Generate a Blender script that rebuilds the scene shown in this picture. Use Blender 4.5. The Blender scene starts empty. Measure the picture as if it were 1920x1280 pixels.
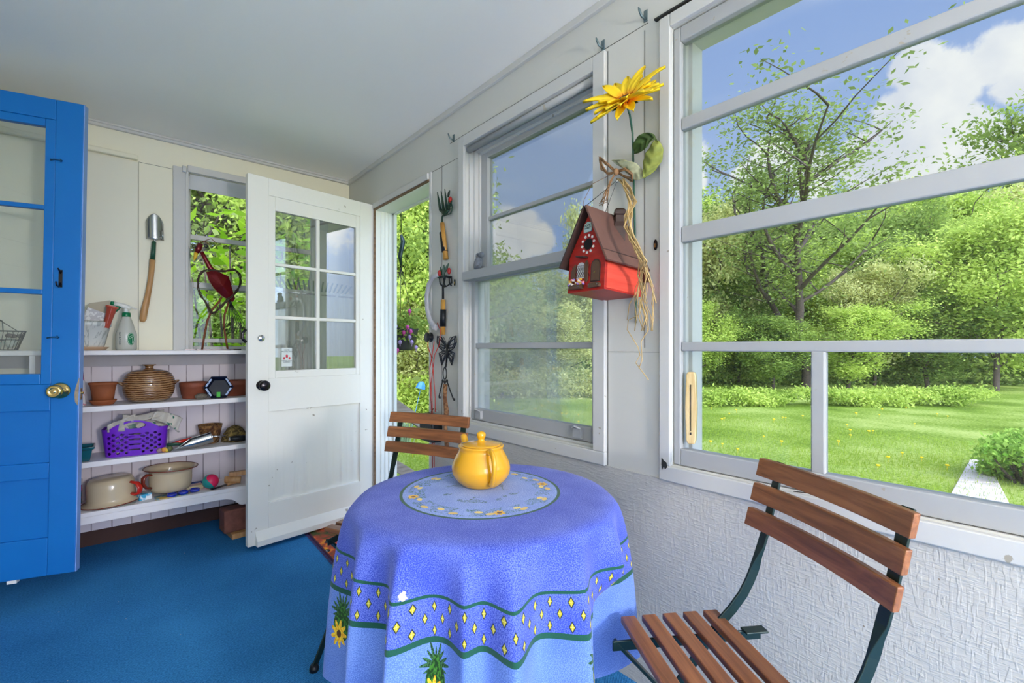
import bpy, math, random
import numpy as np
from mathutils import Vector, Matrix
random.seed(7)
rng = np.random.default_rng(7)
S = bpy.context.scene
COL = S.collection
PI = math.pi

# ------------------------------------------------------------------ camera
F = 859.0; HOR = 652.0; CH = 1.10           # focal length in pixels, horizon row, eye height
YAW = math.radians(40.9)
FW = Vector((math.sin(YAW), math.cos(YAW), 0)); RT = Vector((math.cos(YAW), -math.sin(YAW), 0))
cam = bpy.data.cameras.new('camera'); cam_o = bpy.data.objects.new('camera', cam); COL.objects.link(cam_o)
cam.sensor_width = 36; cam.lens = 36 * F / 1920; cam.shift_y = (HOR - 640) / 1920
cam.clip_start = 0.02; cam.clip_end = 500
cam_o.location = (0, 0, CH); cam_o.rotation_euler = (PI / 2, 0, -YAW)
S.camera = cam_o
def ray(px, py=HOR):
    return FW + RT * ((px - 960) / F) + Vector((0, 0, (HOR - py) / F))
def at(px, py, t):
    "world point seen at a pixel at depth t"
    return Vector((0, 0, CH)) + ray(px, py) * t
def onx(px, py, X=1.30):
    r = ray(px, py); return Vector((0, 0, CH)) + r * (X / r.x)
def ony(px, py, Y):
    r = ray(px, py); return Vector((0, 0, CH)) + r * (Y / r.y)
def onz(px, py, z=0.0):
    r = ray(px, py); return Vector((0, 0, CH)) + r * ((z - CH) / r.z)

# ------------------------------------------------------------------ node helpers
class E:
    "a socket with arithmetic"
    def __init__(s, nt, k): s.nt = nt; s.k = k
    def _m(s, op, b=None, c=None):
        n = s.nt.nodes.new('ShaderNodeMath'); n.operation = op
        for i, v in enumerate((s, b, c)):
            if v is None: continue
            if isinstance(v, E): s.nt.links.new(v.k, n.inputs[i])
            else: n.inputs[i].default_value = v
        return E(s.nt, n.outputs[0])
    def __add__(s, b): return s._m('ADD', b)
    __radd__ = __add__
    def __sub__(s, b): return s._m('SUBTRACT', b)
    def __rsub__(s, b): return (s * -1) + b
    def __mul__(s, b): return s._m('MULTIPLY', b)
    __rmul__ = __mul__
    def __truediv__(s, b): return s._m('DIVIDE', b)
    def abs(s): return s._m('ABSOLUTE')
    def sin(s): return s._m('SINE')
    def cos(s): return s._m('COSINE')
    def mod(s, b): return s._m('FLOORED_MODULO', b)
    def floor(s): return s._m('FLOOR')
    def lt(s, b): return s._m('LESS_THAN', b)
    def gt(s, b): return s._m('GREATER_THAN', b)
    def pow(s, b): return s._m('POWER', b)
    def sqrt(s): return s._m('SQRT')
    def max(s, b): return s._m('MAXIMUM', b)
    def min(s, b): return s._m('MINIMUM', b)
    def atan2(s, b): return s._m('ARCTAN2', b)
    def clamp(s): return s.max(0.0).min(1.0)
    def band(s, c, w): return (s - c).abs().lt(w)
    def step(s, a, b):
        n = s.nt.nodes.new('ShaderNodeMapRange'); n.interpolation_type = 'SMOOTHSTEP'
        s.nt.links.new(s.k, n.inputs[0]); n.inputs[1].default_value = a; n.inputs[2].default_value = b
        n.inputs[3].default_value = 0; n.inputs[4].default_value = 1
        return E(s.nt, n.outputs[0])

class Mat:
    def __init__(s, name, rough=0.6, metal=0.0):
        s.m = bpy.data.materials.new(name); s.m.use_nodes = True
        s.nt = s.m.node_tree; s.nt.nodes.clear()
        s.out = s.new('ShaderNodeOutputMaterial'); s.b = s.new('ShaderNodeBsdfPrincipled')
        s.nt.links.new(s.b.outputs[0], s.out.inputs[0])
        s.b.inputs['Roughness'].default_value = rough; s.b.inputs['Metallic'].default_value = metal
        s._c = {}
    def new(s, t): return s.nt.nodes.new(t)
    def link(s, a, b): s.nt.links.new(a.k if isinstance(a, E) else a, b)
    def co(s, kind='Object'):
        if kind not in s._c:
            if kind == 'Position': s._c[kind] = s.new('ShaderNodeNewGeometry').outputs['Position']
            else: s._c[kind] = s.new('ShaderNodeTexCoord').outputs[kind]
        return s._c[kind]
    def map(s, sc=(1, 1, 1), loc=(0, 0, 0), rot=(0, 0, 0), kind='Object'):
        n = s.new('ShaderNodeMapping'); s.link(s.co(kind), n.inputs[0])
        n.inputs['Scale'].default_value = sc; n.inputs['Location'].default_value = loc; n.inputs['Rotation'].default_value = rot
        return n.outputs[0]
    def noise(s, scale, vec=None, detail=3, rough=0.5, kind='Object', dist=0):
        n = s.new('ShaderNodeTexNoise'); s.link(vec if vec is not None else s.co(kind), n.inputs['Vector'])
        n.inputs['Scale'].default_value = scale; n.inputs['Detail'].default_value = detail
        n.inputs['Roughness'].default_value = rough; n.inputs['Distortion'].default_value = dist
        return E(s.nt, n.outputs['Fac'])
    def voro(s, scale, vec=None, feature='F1', kind='Object', out='Distance'):
        n = s.new('ShaderNodeTexVoronoi'); n.feature = feature
        s.link(vec if vec is not None else s.co(kind), n.inputs['Vector']); n.inputs['Scale'].default_value = scale
        return E(s.nt, n.outputs[out])
    def xyz(s, vec=None, kind='Object'):
        n = s.new('ShaderNodeSeparateXYZ'); s.link(vec if vec is not None else s.co(kind), n.inputs[0])
        return [E(s.nt, o) for o in n.outputs]
    def mix(s, f, a, b):
        n = s.new('ShaderNodeMix'); n.data_type = 'RGBA'
        if isinstance(f, E): s.link(f, n.inputs[0])
        else: n.inputs[0].default_value = f
        for v, i in ((a, 6), (b, 7)):
            if isinstance(v, tuple): n.inputs[i].default_value = (*v, 1)
            else: s.link(v, n.inputs[i])
        return n.outputs[2]
    def ramp(s, f, stops):
        n = s.new('ShaderNodeValToRGB'); s.link(f, n.inputs[0]); r = n.color_ramp
        while len(r.elements) < len(stops): r.elements.new(0.5)
        for e, (p, c) in zip(r.elements, stops): e.position = p; e.color = (*c, 1)
        return n.outputs[0]
    def color(s, c):
        if isinstance(c, tuple): s.b.inputs['Base Color'].default_value = (*c, 1)
        else: s.link(c, s.b.inputs['Base Color'])
        return s
    def bump(s, h, st=0.3, dist=0.01):
        n = s.new('ShaderNodeBump'); n.inputs['Strength'].default_value = st; n.inputs['Distance'].default_value = dist
        s.link(h, n.inputs['Height']); s.link(n.outputs[0], s.b.inputs['Normal']); return s

def srgb(r, g, b):
    return tuple(((v / 255) / 12.92 if v / 255 <= 0.04045 else ((v / 255 + 0.055) / 1.055) ** 2.4) for v in (r, g, b))
def paint(name, c, rough=0.5, metal=0.0, var=0.12, scale=9, bump=0.1, bscale=60, spec=None):
    m = Mat(name, rough, metal); n = m.noise(scale, detail=4)
    d = tuple(v * (1 - var * 1.6) for v in c); l = tuple(min(1, v * (1 + var * 0.6)) for v in c)
    m.color(m.mix(n, d, l))
    if bump: m.bump(m.noise(bscale, detail=3), bump, 0.004)
    if spec is not None: m.b.inputs['Specular IOR Level'].default_value = spec
    return m.m
def woodm(name, a, b, rough=0.4, sc=(6, 60, 60), bump=0.15):
    m = Mat(name, rough); v = m.map(sc); n = m.noise(1.0, v, detail=5, rough=0.6, dist=0.6)
    n2 = m.noise(2.3, detail=2)
    m.color(m.mix((n * 0.75 + n2 * 0.35).step(0.3, 0.8), a, b)); m.bump(n, bump, 0.003)
    return m.m

# ------------------------------------------------------------------ sky
def sky():
    w = bpy.data.worlds.new('sky'); S.world = w; w.use_nodes = True; nt = w.node_tree; nt.nodes.clear()
    m = Mat.__new__(Mat); m.nt = nt; m._c = {}
    tc = nt.nodes.new('ShaderNodeTexCoord').outputs['Generated']
    x, y, z = m.xyz(tc)
    base = m.ramp(z.max(0.0), [(0.0, (0.62, 0.74, 0.92)), (0.18, (0.46, 0.60, 0.89)), (0.5, (0.30, 0.44, 0.80)), (1.0, (0.20, 0.34, 0.72))])
    n1 = m.noise(5.5, tc, detail=8, rough=0.62); n2 = m.noise(19, tc, detail=5, rough=0.6)
    acc = None
    for px, py, r in [(1712, 130, 40), (1742, 180, 62), (1690, 205, 42), (1700, 262, 60), (1790, 250, 48), (1838, 262, 52), (1760, 320, 70), (1893, 105, 42),
                      (1915, 160, 35), (1290, 285, 46), (1300, 345, 30), (1395, 335, 34), (1450, 300, 50), (1520, 330, 45), (1640, 300, 55), (960, 445, 62), (915, 462, 62), (1015, 452, 36), (880, 420, 40),
                      (1900, 300, 40), (1960, 250, 60)]:
        d = ray(px, py).normalized(); rr = r / F * 0.75
        q = ((x - d.x).pow(2.0) + (y - d.y).pow(2.0) + (z - d.z).pow(2.0)).sqrt()
        b = 1.0 - q / rr * 0.5
        acc = b if acc is None else acc.max(b)
    cl = (acc + (n1 - 0.5) * 1.15 + (n2 - 0.5) * 0.45).step(0.44, 0.60)
    far = ((n1 + n2 * 0.2).step(0.60, 0.70)) * (x * 0.6547 + y * 0.7559).lt(0.25) * z.step(0.05, 0.3)
    wisp = m.noise(3.0, m_map(nt, tc, (1, 1, 5)), detail=6).step(0.52, 0.8) * 0.35
    shade = m.noise(9, tc, detail=4).step(0.25, 0.7)
    cc = m.mix(shade, (0.72, 0.76, 0.88), (1.0, 1.0, 1.0))
    c0 = m.mix(wisp, base, (0.80, 0.86, 0.97))
    c1 = m.mix(cl, c0, cc); c2 = m.mix(far, c1, (1.0, 1.0, 1.0))
    # the sky around the sun is bright; a second low glow is added as fill
    sd = Vector(SUN).normalized(); dot = x * sd.x + y * sd.y + z * sd.z
    gd = Vector(FILL_DIR).normalized(); dot2 = x * gd.x + y * gd.y + z * gd.z
    glow = dot.step(0.15, 1.0) * GLOW + dot2.step(0.62, 0.93) * SKY_FILL + 1.0
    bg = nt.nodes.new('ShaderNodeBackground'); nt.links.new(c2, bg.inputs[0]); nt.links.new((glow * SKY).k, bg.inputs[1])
    out = nt.nodes.new('ShaderNodeOutputWorld'); nt.links.new(bg.outputs[0], out.inputs[0])
def m_map(nt, vec, sc):
    n = nt.nodes.new('ShaderNodeMapping'); nt.links.new(vec, n.inputs[0]); n.inputs['Scale'].default_value = sc; return n.outputs[0]
SUN = (-0.40, -0.62, 0.80); SKY = 0.95; GLOW = 5.0; FILL_DIR = (-0.25, -1.0, 0.20); SKY_FILL = 5.0   # low sky glow added behind the camera to light the room
sky()
sun = bpy.data.lights.new('sun', 'SUN'); sun.energy = 1.7; sun.angle = 0.03; sun.color = (1.0, 0.95, 0.86)
sun_o = bpy.data.objects.new('sun', sun); COL.objects.link(sun_o); sun_o.location = (-8, -12, 16)
sun_o.rotation_euler = Vector(SUN).to_track_quat('Z', 'Y').to_euler()
S.view_settings.view_transform = 'Standard'; S.view_settings.look = 'None'
S.view_settings.exposure = 0.0; S.view_settings.gamma = 1.0; S.view_settings.use_curve_mapping = False
S.cycles.max_bounces = 12; S.cycles.diffuse_bounces = 7; S.cycles.glossy_bounces = 4; S.cycles.transparent_max_bounces = 16
S.cycles.use_denoising = True; S.cycles.caustics_reflective = False; S.cycles.caustics_refractive = False

FILL_POWER = 262.0      # strength of an unseen globe added behind the camera to brighten the room
# ------------------------------------------------------------------ mesh helpers
class MB:
    def __init__(s): s.v = []; s.f = []; s.sm = []; s.mi = []; s.M = Matrix.Identity(4); s.cur = 0
    def add(s, vs, fs, smooth=False):
        o = len(s.v); s.v += [s.M @ Vector(v) for v in vs]
        for f in fs: s.f.append([i + o for i in f]); s.sm.append(smooth); s.mi.append(s.cur)
        return s
    def box(s, x0, x1, y0, y1, z0, z1):
        return s.add([(x0, y0, z0), (x1, y0, z0), (x1, y1, z0), (x0, y1, z0), (x0, y0, z1), (x1, y0, z1), (x1, y1, z1), (x0, y1, z1)],
                     [(0, 3, 2, 1), (4, 5, 6, 7), (0, 1, 5, 4), (1, 2, 6, 5), (2, 3, 7, 6), (3, 0, 4, 7)])
    def bar(s, p, q, w, h, up=(0, 0, 1)):
        p = Vector(p); q = Vector(q); d = (q - p).normalized(); u = Vector(up)
        if abs(d.dot(u)) > 0.98: u = Vector((1, 0, 0))
        a = d.cross(u).normalized() * w / 2; b = a.cross(d).normalized() * h / 2
        vs = [p - a - b, p + a - b, p + a + b, p - a + b, q - a - b, q + a - b, q + a + b, q - a + b]
        return s.add(vs, [(0, 3, 2, 1), (4, 5, 6, 7), (0, 1, 5, 4), (1, 2, 6, 5), (2, 3, 7, 6), (3, 0, 4, 7)])
    def tube(s, pts, r, n=8, caps=True, sy=1.0, closed=False, up=None):
        pts = [Vector(p) for p in pts]; m = len(pts); rs = r if isinstance(r, (list, tuple)) else [r] * m
        vs = []; ref = Vector(up) if up else Vector((0, 0, 1))
        for i, p in enumerate(pts):
            if closed: d = pts[(i + 1) % m] - pts[i - 1]
            else: d = pts[min(i + 1, m - 1)] - pts[max(i - 1, 0)]
            d = d.normalized() if d.length else Vector((0, 0, 1))
            a = ref - d * ref.dot(d)
            if a.length < 1e-3: a = Vector((1, 0, 0)) - d * d.x
            if a.length < 1e-3: a = Vector((0, 1, 0))
            a.normalize()
            if not up: ref = a
            b = d.cross(a)
            for k in range(n):
                t = 2 * PI * k / n; vs.append(p + a * math.cos(t) * rs[i] + b * math.sin(t) * rs[i] * sy)
        fs = []
        for i in range(m if closed else m - 1):
            for k in range(n):
                j = (i + 1) % m; fs.append((i * n + k, i * n + (k + 1) % n, j * n + (k + 1) % n, j * n + k))
        s.add(vs, fs, True)
        if caps and not closed:
            o = len(s.v) - len(vs); s.f.append([o + k for k in range(n)][::-1]); s.sm.append(False); s.mi.append(s.cur)
            s.f.append([o + (m - 1) * n + k for k in range(n)]); s.sm.append(False); s.mi.append(s.cur)
        return s
    def lathe(s, prof, n=32, c=(0, 0, 0), sx=1.0, sy=1.0, smooth=True, wob=None):
        vs = []; fs = []; m = len(prof)
        for i, (r, z) in enumerate(prof):
            for k in range(n):
                t = 2 * PI * k / n; q = r * (wob(t, z) if wob else 1)
                vs.append((c[0] + q * math.cos(t) * sx, c[1] + q * math.sin(t) * sy, c[2] + z))
        for i in range(m - 1):
            for k in range(n): fs.append((i * n + k, i * n + (k + 1) % n, (i + 1) * n + (k + 1) % n, (i + 1) * n + k))
        s.add(vs, fs, smooth); o = len(s.v) - len(vs)
        for i, rev in ((0, True), (m - 1, False)):
            if prof[i][0] > 1e-4:
                idx = [o + i * n + k for k in range(n)]; s.f.append(idx[::-1] if rev else idx); s.sm.append(False); s.mi.append(s.cur)
        return s
    def ell(s, c, r, n=16, m=10):
        prof = [(max(1e-5, math.sin(PI * i / m)), -math.cos(PI * i / m)) for i in range(m + 1)]
        K = s.M; s.M = K @ Matrix.Translation(c) @ Matrix.Diagonal((r[0], r[1], r[2], 1)); s.lathe(prof, n); s.M = K; return s
    def prism(s, poly, h0, h1, frame=None):
        "polygon in the xy plane of frame, pushed from z=h0 to h1"
        K = s.M
        if frame is not None: s.M = K @ frame
        n = len(poly); vs = [(p[0], p[1], h0) for p in poly] + [(p[0], p[1], h1) for p in poly]
        s.add(vs, [list(range(n))[::-1], list(range(n, 2 * n))] + [(i, (i + 1) % n, n + (i + 1) % n, n + i) for i in range(n)])
        s.M = K; return s
    def grid(s, fn, nu, nv, smooth=True, thick=0):
        vs = [fn(i / nu, j / nv) for j in range(nv + 1) for i in range(nu + 1)]
        fs = [(j * (nu + 1) + i, j * (nu + 1) + i + 1, (j + 1) * (nu + 1) + i + 1, (j + 1) * (nu + 1) + i) for j in range(nv) for i in range(nu)]
        return s.add(vs, fs, smooth)
    def build(s, name, mat, parent=None, bevel=0, solid=0, sub=0, world=True, uv=None):
        off = Vector((0, 0, 0))
        if parent is not None and world:
            p = parent
            while p is not None: off += p.location; p = p.parent
        me = bpy.data.meshes.new(name); me.from_pydata([tuple(v - off) for v in s.v], [], s.f)
        me.polygons.foreach_set('use_smooth', s.sm)
        mats = mat if isinstance(mat, (list, tuple)) else [mat]
        for q in mats: me.materials.append(q)
        me.polygons.foreach_set('material_index', s.mi)
        if uv is not None:
            l = me.uv_layers.new(name='UVMap'); vi = np.zeros(len(me.loops), dtype=np.int32); me.loops.foreach_get('vertex_index', vi)
            l.data.foreach_set('uv', np.array(uv, dtype=np.float32)[vi].ravel())
        me.update(); o = bpy.data.objects.new(name, me); COL.objects.link(o)
        if parent is not None: o.parent = parent
        if sub:
            q = o.modifiers.new('s', 'SUBSURF'); q.levels = sub; q.render_levels = sub
        if solid:
            q = o.modifiers.new('t', 'SOLIDIFY'); q.thickness = solid; q.offset = 0
        if bevel:
            q = o.modifiers.new('b', 'BEVEL'); q.width = bevel; q.segments = 2; q.limit_method = 'ANGLE'; q.angle_limit = 0.7
        return o
def frame(o, x, y):
    "matrix with origin o, x axis and y axis given"
    x = Vector(x).normalized(); y = Vector(y); y = (y - x * y.dot(x)).normalized(); z = x.cross(y)
    return Matrix(((x.x, y.x, z.x, o[0]), (x.y, y.y, z.y, o[1]), (x.z, y.z, z.z, o[2]), (0, 0, 0, 1)))
def tag(o, label, cat, group=None, kind=None):
    o['label'] = label; o['category'] = cat
    if group: o['group'] = group
    if kind: o['kind'] = kind
    return o
def thing(name, label, cat, loc=(0, 0, 0), rz=0, group=None):
    o = bpy.data.objects.new(name, None); COL.objects.link(o); o.empty_display_size = 0.05
    o.location = loc; o.rotation_euler = (0, 0, rz); return tag(o, label, cat, group)
def struct(o): o['kind'] = 'structure'; return o
def copy_tree(o, parent=None):
    c = o.copy(); COL.objects.link(c); c.parent = parent
    for ch in list(o.children): copy_tree(ch, c)
    return c
def quad_mesh(name, P, mats, smooth=False, mi=None):
    "P: (n,4,3) array of quads"
    n = len(P); me = bpy.data.meshes.new(name); me.vertices.add(n * 4); me.vertices.foreach_set('co', P.reshape(-1).astype(np.float32))
    me.loops.add(n * 4); me.loops.foreach_set('vertex_index', np.arange(n * 4, dtype=np.int32))
    me.polygons.add(n); me.polygons.foreach_set('loop_start', np.arange(n, dtype=np.int32) * 4); me.polygons.foreach_set('loop_total', np.full(n, 4, dtype=np.int32))
    for m in mats: me.materials.append(m)
    me.update(calc_edges=True); me.validate(); return me

# ------------------------------------------------------------------ materials
def wall_paint(name, c, var=0.06, worn=0.0):
    m = Mat(name, 0.55); n = m.noise(2.2, detail=5, kind='Position'); n2 = m.noise(38, detail=4, kind='Position')
    d = tuple(v * (1 - var) for v in c); base = m.mix(n, d, c)
    if worn: base = m.mix((n2 + m.noise(5, kind='Position') * 0.5).step(1.02 - worn, 1.06 - worn), base, (0.36, 0.33, 0.28))
    m.color(base); m.bump(m.noise(45, detail=5, kind='Position') + n2 * 0.5, 0.12, 0.004); return m.m
M_WALL = wall_paint('white_wall_paint', (0.62, 0.62, 0.60))
M_WALLB = wall_paint('cream_wall_paint', (0.86, 0.83, 0.68))
M_CEIL = wall_paint('ceiling_paint', (0.93, 0.92, 0.90), 0.04)
M_TRIM = wall_paint('trim_paint', (0.60, 0.60, 0.60), 0.05, 0.02)
M_SASH = wall_paint('backlit_grey_sash_paint', (0.40, 0.41, 0.43), 0.05, 0.02)  # grey paint, darkened to carry the backlit tone of the bars
M_DOORW = wall_paint('white_door_paint', (0.84, 0.83, 0.79), 0.05, 0.02)
M_SHELF = wall_paint('shelf_paint', (0.84, 0.81, 0.83), 0.07, 0.03)
M_BEAD = None
def beadm():
    m = Mat('beadboard_paint', 0.6); x, y, z = m.xyz(kind='Position')
    g = ((x + 0.013).mod(0.083) - 0.0415).abs().gt(0.0395)
    m.color(m.mix(g * (m.noise(7, kind='Position').step(0.3, 0.6) * 0.6 + 0.35), (0.66, 0.60, 0.64), (0.16, 0.13, 0.14)))
    m.bump(g * -1 + m.noise(30, kind='Position') * 0.1, 0.8, 0.004); return m.m
M_BEAD = beadm()
def osb():
    m = Mat('painted_flake_board', 0.45)
    a = b = None; n = m.noise(2.0, kind='Position')
    for i, (r, sy, sz) in enumerate(((0.5, 22, 150), (-0.6, 140, 26), (1.2, 28, 120), (-0.15, 30, 160))):
        q = m.noise(1.0, m.map((30, sy, sz), rot=(r, 0, 0), kind='Position', loc=(i * 3.1, i, 0)), detail=1).step(0.50, 0.60)
        a = q if a is None else a + q * (0.9 - 0.2 * i)
    sp = m.noise(55, kind='Position', detail=2).step(0.755, 0.775)
    m.color(m.mix(sp, m.mix(n, (0.50, 0.49, 0.475), (0.57, 0.56, 0.54)), (0.30, 0.24, 0.18))); m.bump(a + m.noise(120, kind='Position') * 0.6, 0.32, 0.002); return m.m
M_OSB = osb()
def carpet():
    m = Mat('blue_carpet', 0.95); n = m.noise(150, detail=4, rough=0.8, kind='Position'); big = m.noise(1.3, detail=4, kind='Position')
    x, y, z = m.xyz(kind='Position'); rib = ((y * 1.0 - x * 0.9) * 900).sin() * 0.5 + 0.5
    f = n * 0.55 + rib * 0.15 + big * 0.35
    c = m.mix(f.step(0.33, 0.70), (0.006, 0.085, 0.26), (0.060, 0.33, 0.74))
    lint = m.noise(70, detail=1, kind='Position').step(0.80, 0.82)
    m.color(m.mix(lint, c, (0.4, 0.45, 0.5))); m.bump(n + rib * 0.5, 0.6, 0.004); m.b.inputs['Specular IOR Level'].default_value = 0.15; return m.m
M_CARPET = carpet()
def thin_glass(name, haze=0.0, refl=1.0, tint=(0.97, 0.99, 0.98)):
    m = Mat(name); nt = m.nt; nt.nodes.remove(m.b)
    tr = m.new('ShaderNodeBsdfTransparent'); tr.inputs[0].default_value = (*tint, 1)
    gl = m.new('ShaderNodeBsdfGlossy'); gl.inputs['Roughness'].default_value = 0.01
    fr = m.new('ShaderNodeFresnel'); fr.inputs[0].default_value = 1.45
    mx = m.new('ShaderNodeMixShader'); nt.links.new((E(nt, fr.outputs[0]) * refl).min(1.0).k, mx.inputs[0]); nt.links.new(tr.outputs[0], mx.inputs[1]); nt.links.new(gl.outputs[0], mx.inputs[2])
    last = mx
    if haze:
        d = m.new('ShaderNodeBsdfDiffuse'); d.inputs[0].default_value = (0.85, 0.87, 0.9, 1); t2 = m.new('ShaderNodeBsdfTranslucent'); t2.inputs[0].default_value = (0.85, 0.87, 0.9, 1)
        ad = m.new('ShaderNodeMixShader'); nt.links.new(d.outputs[0], ad.inputs[1]); nt.links.new(t2.outputs[0], ad.inputs[2])
        h = m.noise(3, detail=5, kind='Position').step(0.25, 0.9) * haze + haze * 0.5
        last = m.new('ShaderNodeMixShader'); nt.links.new(h.k, last.inputs[0]); nt.links.new(mx.outputs[0], last.inputs[1]); nt.links.new(ad.outputs[0], last.inputs[2])
    nt.links.new(last.outputs[0], m.out.inputs[0]); return m.m
M_GLASS = thin_glass('window_glass', 0.0, 0.6); M_GLASS_H = thin_glass('hazy_glass', 0.22, 0.6); M_GLASS_D = thin_glass('door_glass', 0.02, 6.0)  # lower sash glass has white haze mixed in for a washed-out view
M_GLASS_B = thin_glass('old_door_glass', 0.06, 2.2)
M_TEAK = woodm('oiled_slat_wood', (0.10, 0.032, 0.013), (0.38, 0.145, 0.055), 0.32, (3, 60, 60))
M_FRAME = paint('dark_green_metal', (0.010, 0.028, 0.024), 0.35, 0.3, bump=0.05)
M_BRASS = paint('brass', (0.78, 0.55, 0.22), 0.14, 1.0, 0.1, 20, 0.02)
M_STEEL = paint('steel', (0.62, 0.63, 0.64), 0.22, 1.0, 0.15, 14, 0.03)
M_BLACK = paint('black_iron', (0.012, 0.014, 0.018), 0.4, 0.4, bump=0.3)
M_BRONZE = paint('dark_knob_metal', (0.05, 0.045, 0.05), 0.25, 0.9, bump=0.02)
M_GREENM = paint('green_enamel', (0.012, 0.075, 0.045), 0.35, bump=0.1)
M_TERRA = paint('terracotta', (0.34, 0.095, 0.030), 0.75, bump=0.2, var=0.2)
M_TERRAD = paint('damp_terracotta', (0.26, 0.065, 0.030), 0.65, bump=0.2, var=0.25)
M_LWOOD = woodm('light_handle_wood', (0.36, 0.17, 0.06), (0.62, 0.36, 0.16), 0.45, (40, 40, 5))
M_CREAM = paint('cream_enamel', (0.60, 0.49, 0.33), 0.16, bump=0.02, var=0.10, scale=5)
M_REDE = paint('red_enamel', (0.55, 0.02, 0.012), 0.15, bump=0.02)
M_RIMR = paint('brown_enamel_rim', (0.20, 0.025, 0.012), 0.2, bump=0.02)

# ------------------------------------------------------------------ the setting
WX = 1.30; WT = 0.12; YB = 3.33; ZC = 2.32; YR = -2.3; XL = -0.92; GZ = -0.45
D0, D1, DZ = 2.185, 2.885, 2.017           # doorway
W2 = (1.045, 1.845); W3 = (-0.45, 0.745); WZ = (0.74, 2.085)
m = MB(); m.box(XL - 0.15, WX + WT, YR - 0.1, 3.60, -0.12, 0.0); struct(m.build('floor', M_CARPET))
m = MB(); m.box(XL - 0.6, WX + 0.45, YR - 0.4, 3.85, ZC, ZC + 0.16); struct(m.build('ceiling', M_CEIL))
m = MB()                                      # right wall, upper boards
x0, x1 = WX, WX + WT
W4 = (-1.95, -0.75)
for a, b, c, d in [(D0 + 0.0, D1, DZ, ZC), (D1, YB, 0, ZC), (W2[1], D0, 0.69, ZC), (W2[0], W2[1], WZ[1], ZC), (W3[1], W2[0], 0.69, ZC), (W3[0], W3[1], WZ[1], ZC),
                   (W4[1], W3[0], 0.69, ZC), (W4[0], W4[1], WZ[1], ZC), (YR, W4[0], 0.69, ZC), (W2[0], W2[1], 0.69, WZ[0]), (W3[0], W3[1], 0.69, WZ[0]), (W4[0], W4[1], 0.69, WZ[0])]:
    m.box(x0, x1, a, b, c, d)
struct(m.build('wall_right', M_WALL))
m = MB(); m.box(x0 - 0.004, x1, YR, D0, 0, 0.69); struct(m.build('wall_right_lower', M_OSB))
m = MB()                                      # battens, seams and trim of the right wall
def strip(y0, y1, z0, z1, d=0.012): m.box(WX - d, WX + 0.002, y0, y1, z0, z1)
strip(YR, YB, ZC - 0.028, ZC, 0.016)
struct(m.build('trim_1', M_TRIM, bevel=0.003))
m = MB(); strip(D1 - 0.005, D1 + 0.05, 0, DZ + 0.035, 0.010); strip(D0, D1, DZ, DZ + 0.035, 0.018); strip(D0 - 0.018, D0 + 0.0, 0.0, DZ + 0.04, 0.006)
struct(m.build('trim_2', M_TRIM, bevel=0.003))
M_JAMB = wall_paint('door_jamb_paint', (0.80, 0.82, 0.80), 0.04)
M_BARE = woodm('bare_jamb_wood', (0.10, 0.055, 0.03), (0.26, 0.16, 0.10), 0.7)
m = MB(); m.box(WX, x1, D1 - 0.012, D1, 0, DZ); m.box(WX, x1, D0, D0 + 0.012, 0, DZ); m.box(WX, x1, D0, D1, DZ - 0.012, DZ)
for k in range(3): m.box(x1 - 0.03 - 0.028 * k, x1 - 0.016 - 0.028 * k, D1 - 0.020, D1 - 0.010, 0, DZ - 0.012)
struct(m.build('trim_3', M_JAMB, bevel=0.002))
m = MB(); m.box(x1 + 0.0, x1 + 0.02, D1 - 0.035, D1 + 0.08, -0.1, DZ + 0.08); m.box(x1, x1 + 0.02, D0 - 0.08, D1 + 0.08, DZ - 0.02, DZ + 0.08); struct(m.build('trim_4', M_JAMB, bevel=0.002))
m = MB(); m.box(WX - 0.012, WX + 0.008, D0 + 0.0, D1 - 0.0, DZ - 0.010, DZ + 0.002); m.box(WX - 0.012, WX + 0.01, D1 - 0.010, D1 - 0.002, 0, DZ)
struct(m.build('trim_5', M_BARE))
m = MB(); m.box(WX - 0.05, x1 + 0.05, D0, D1, -0.01, 0.012); struct(m.build('trim_6', M_BARE, bevel=0.004))
# seams drawn as thin dark strips standing in for the gaps between boards
M_GAP = paint('dark_gap', (0.03, 0.03, 0.03), 0.9, bump=0)
m = MB()
for y, z0, z1 in [(0.989, 0.69, 2.135), (0.842, 1.10, 2.13), (2.062, 0.69, 2.06), (1.905, 0.69, 2.13)]:
    m.box(WX - 0.0012, WX + 0.001, y - 0.0008, y + 0.0008, z0, z1)
m.box(WX - 0.0012, WX + 0.001, 0.79, 0.989, 1.086, 1.0872); m.box(WX - 0.0012, WX + 0.001, 0.83, 1.985, 2.148, 2.1492); m.box(WX - 0.0012, WX + 0.001, 1.905, 2.19, 2.052, 2.0532)
m.box(WX - 0.0135, WX + 0.001, -0.6, 0.80, 2.134, 2.139)
struct(m.build('trim_7', M_GAP))
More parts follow.
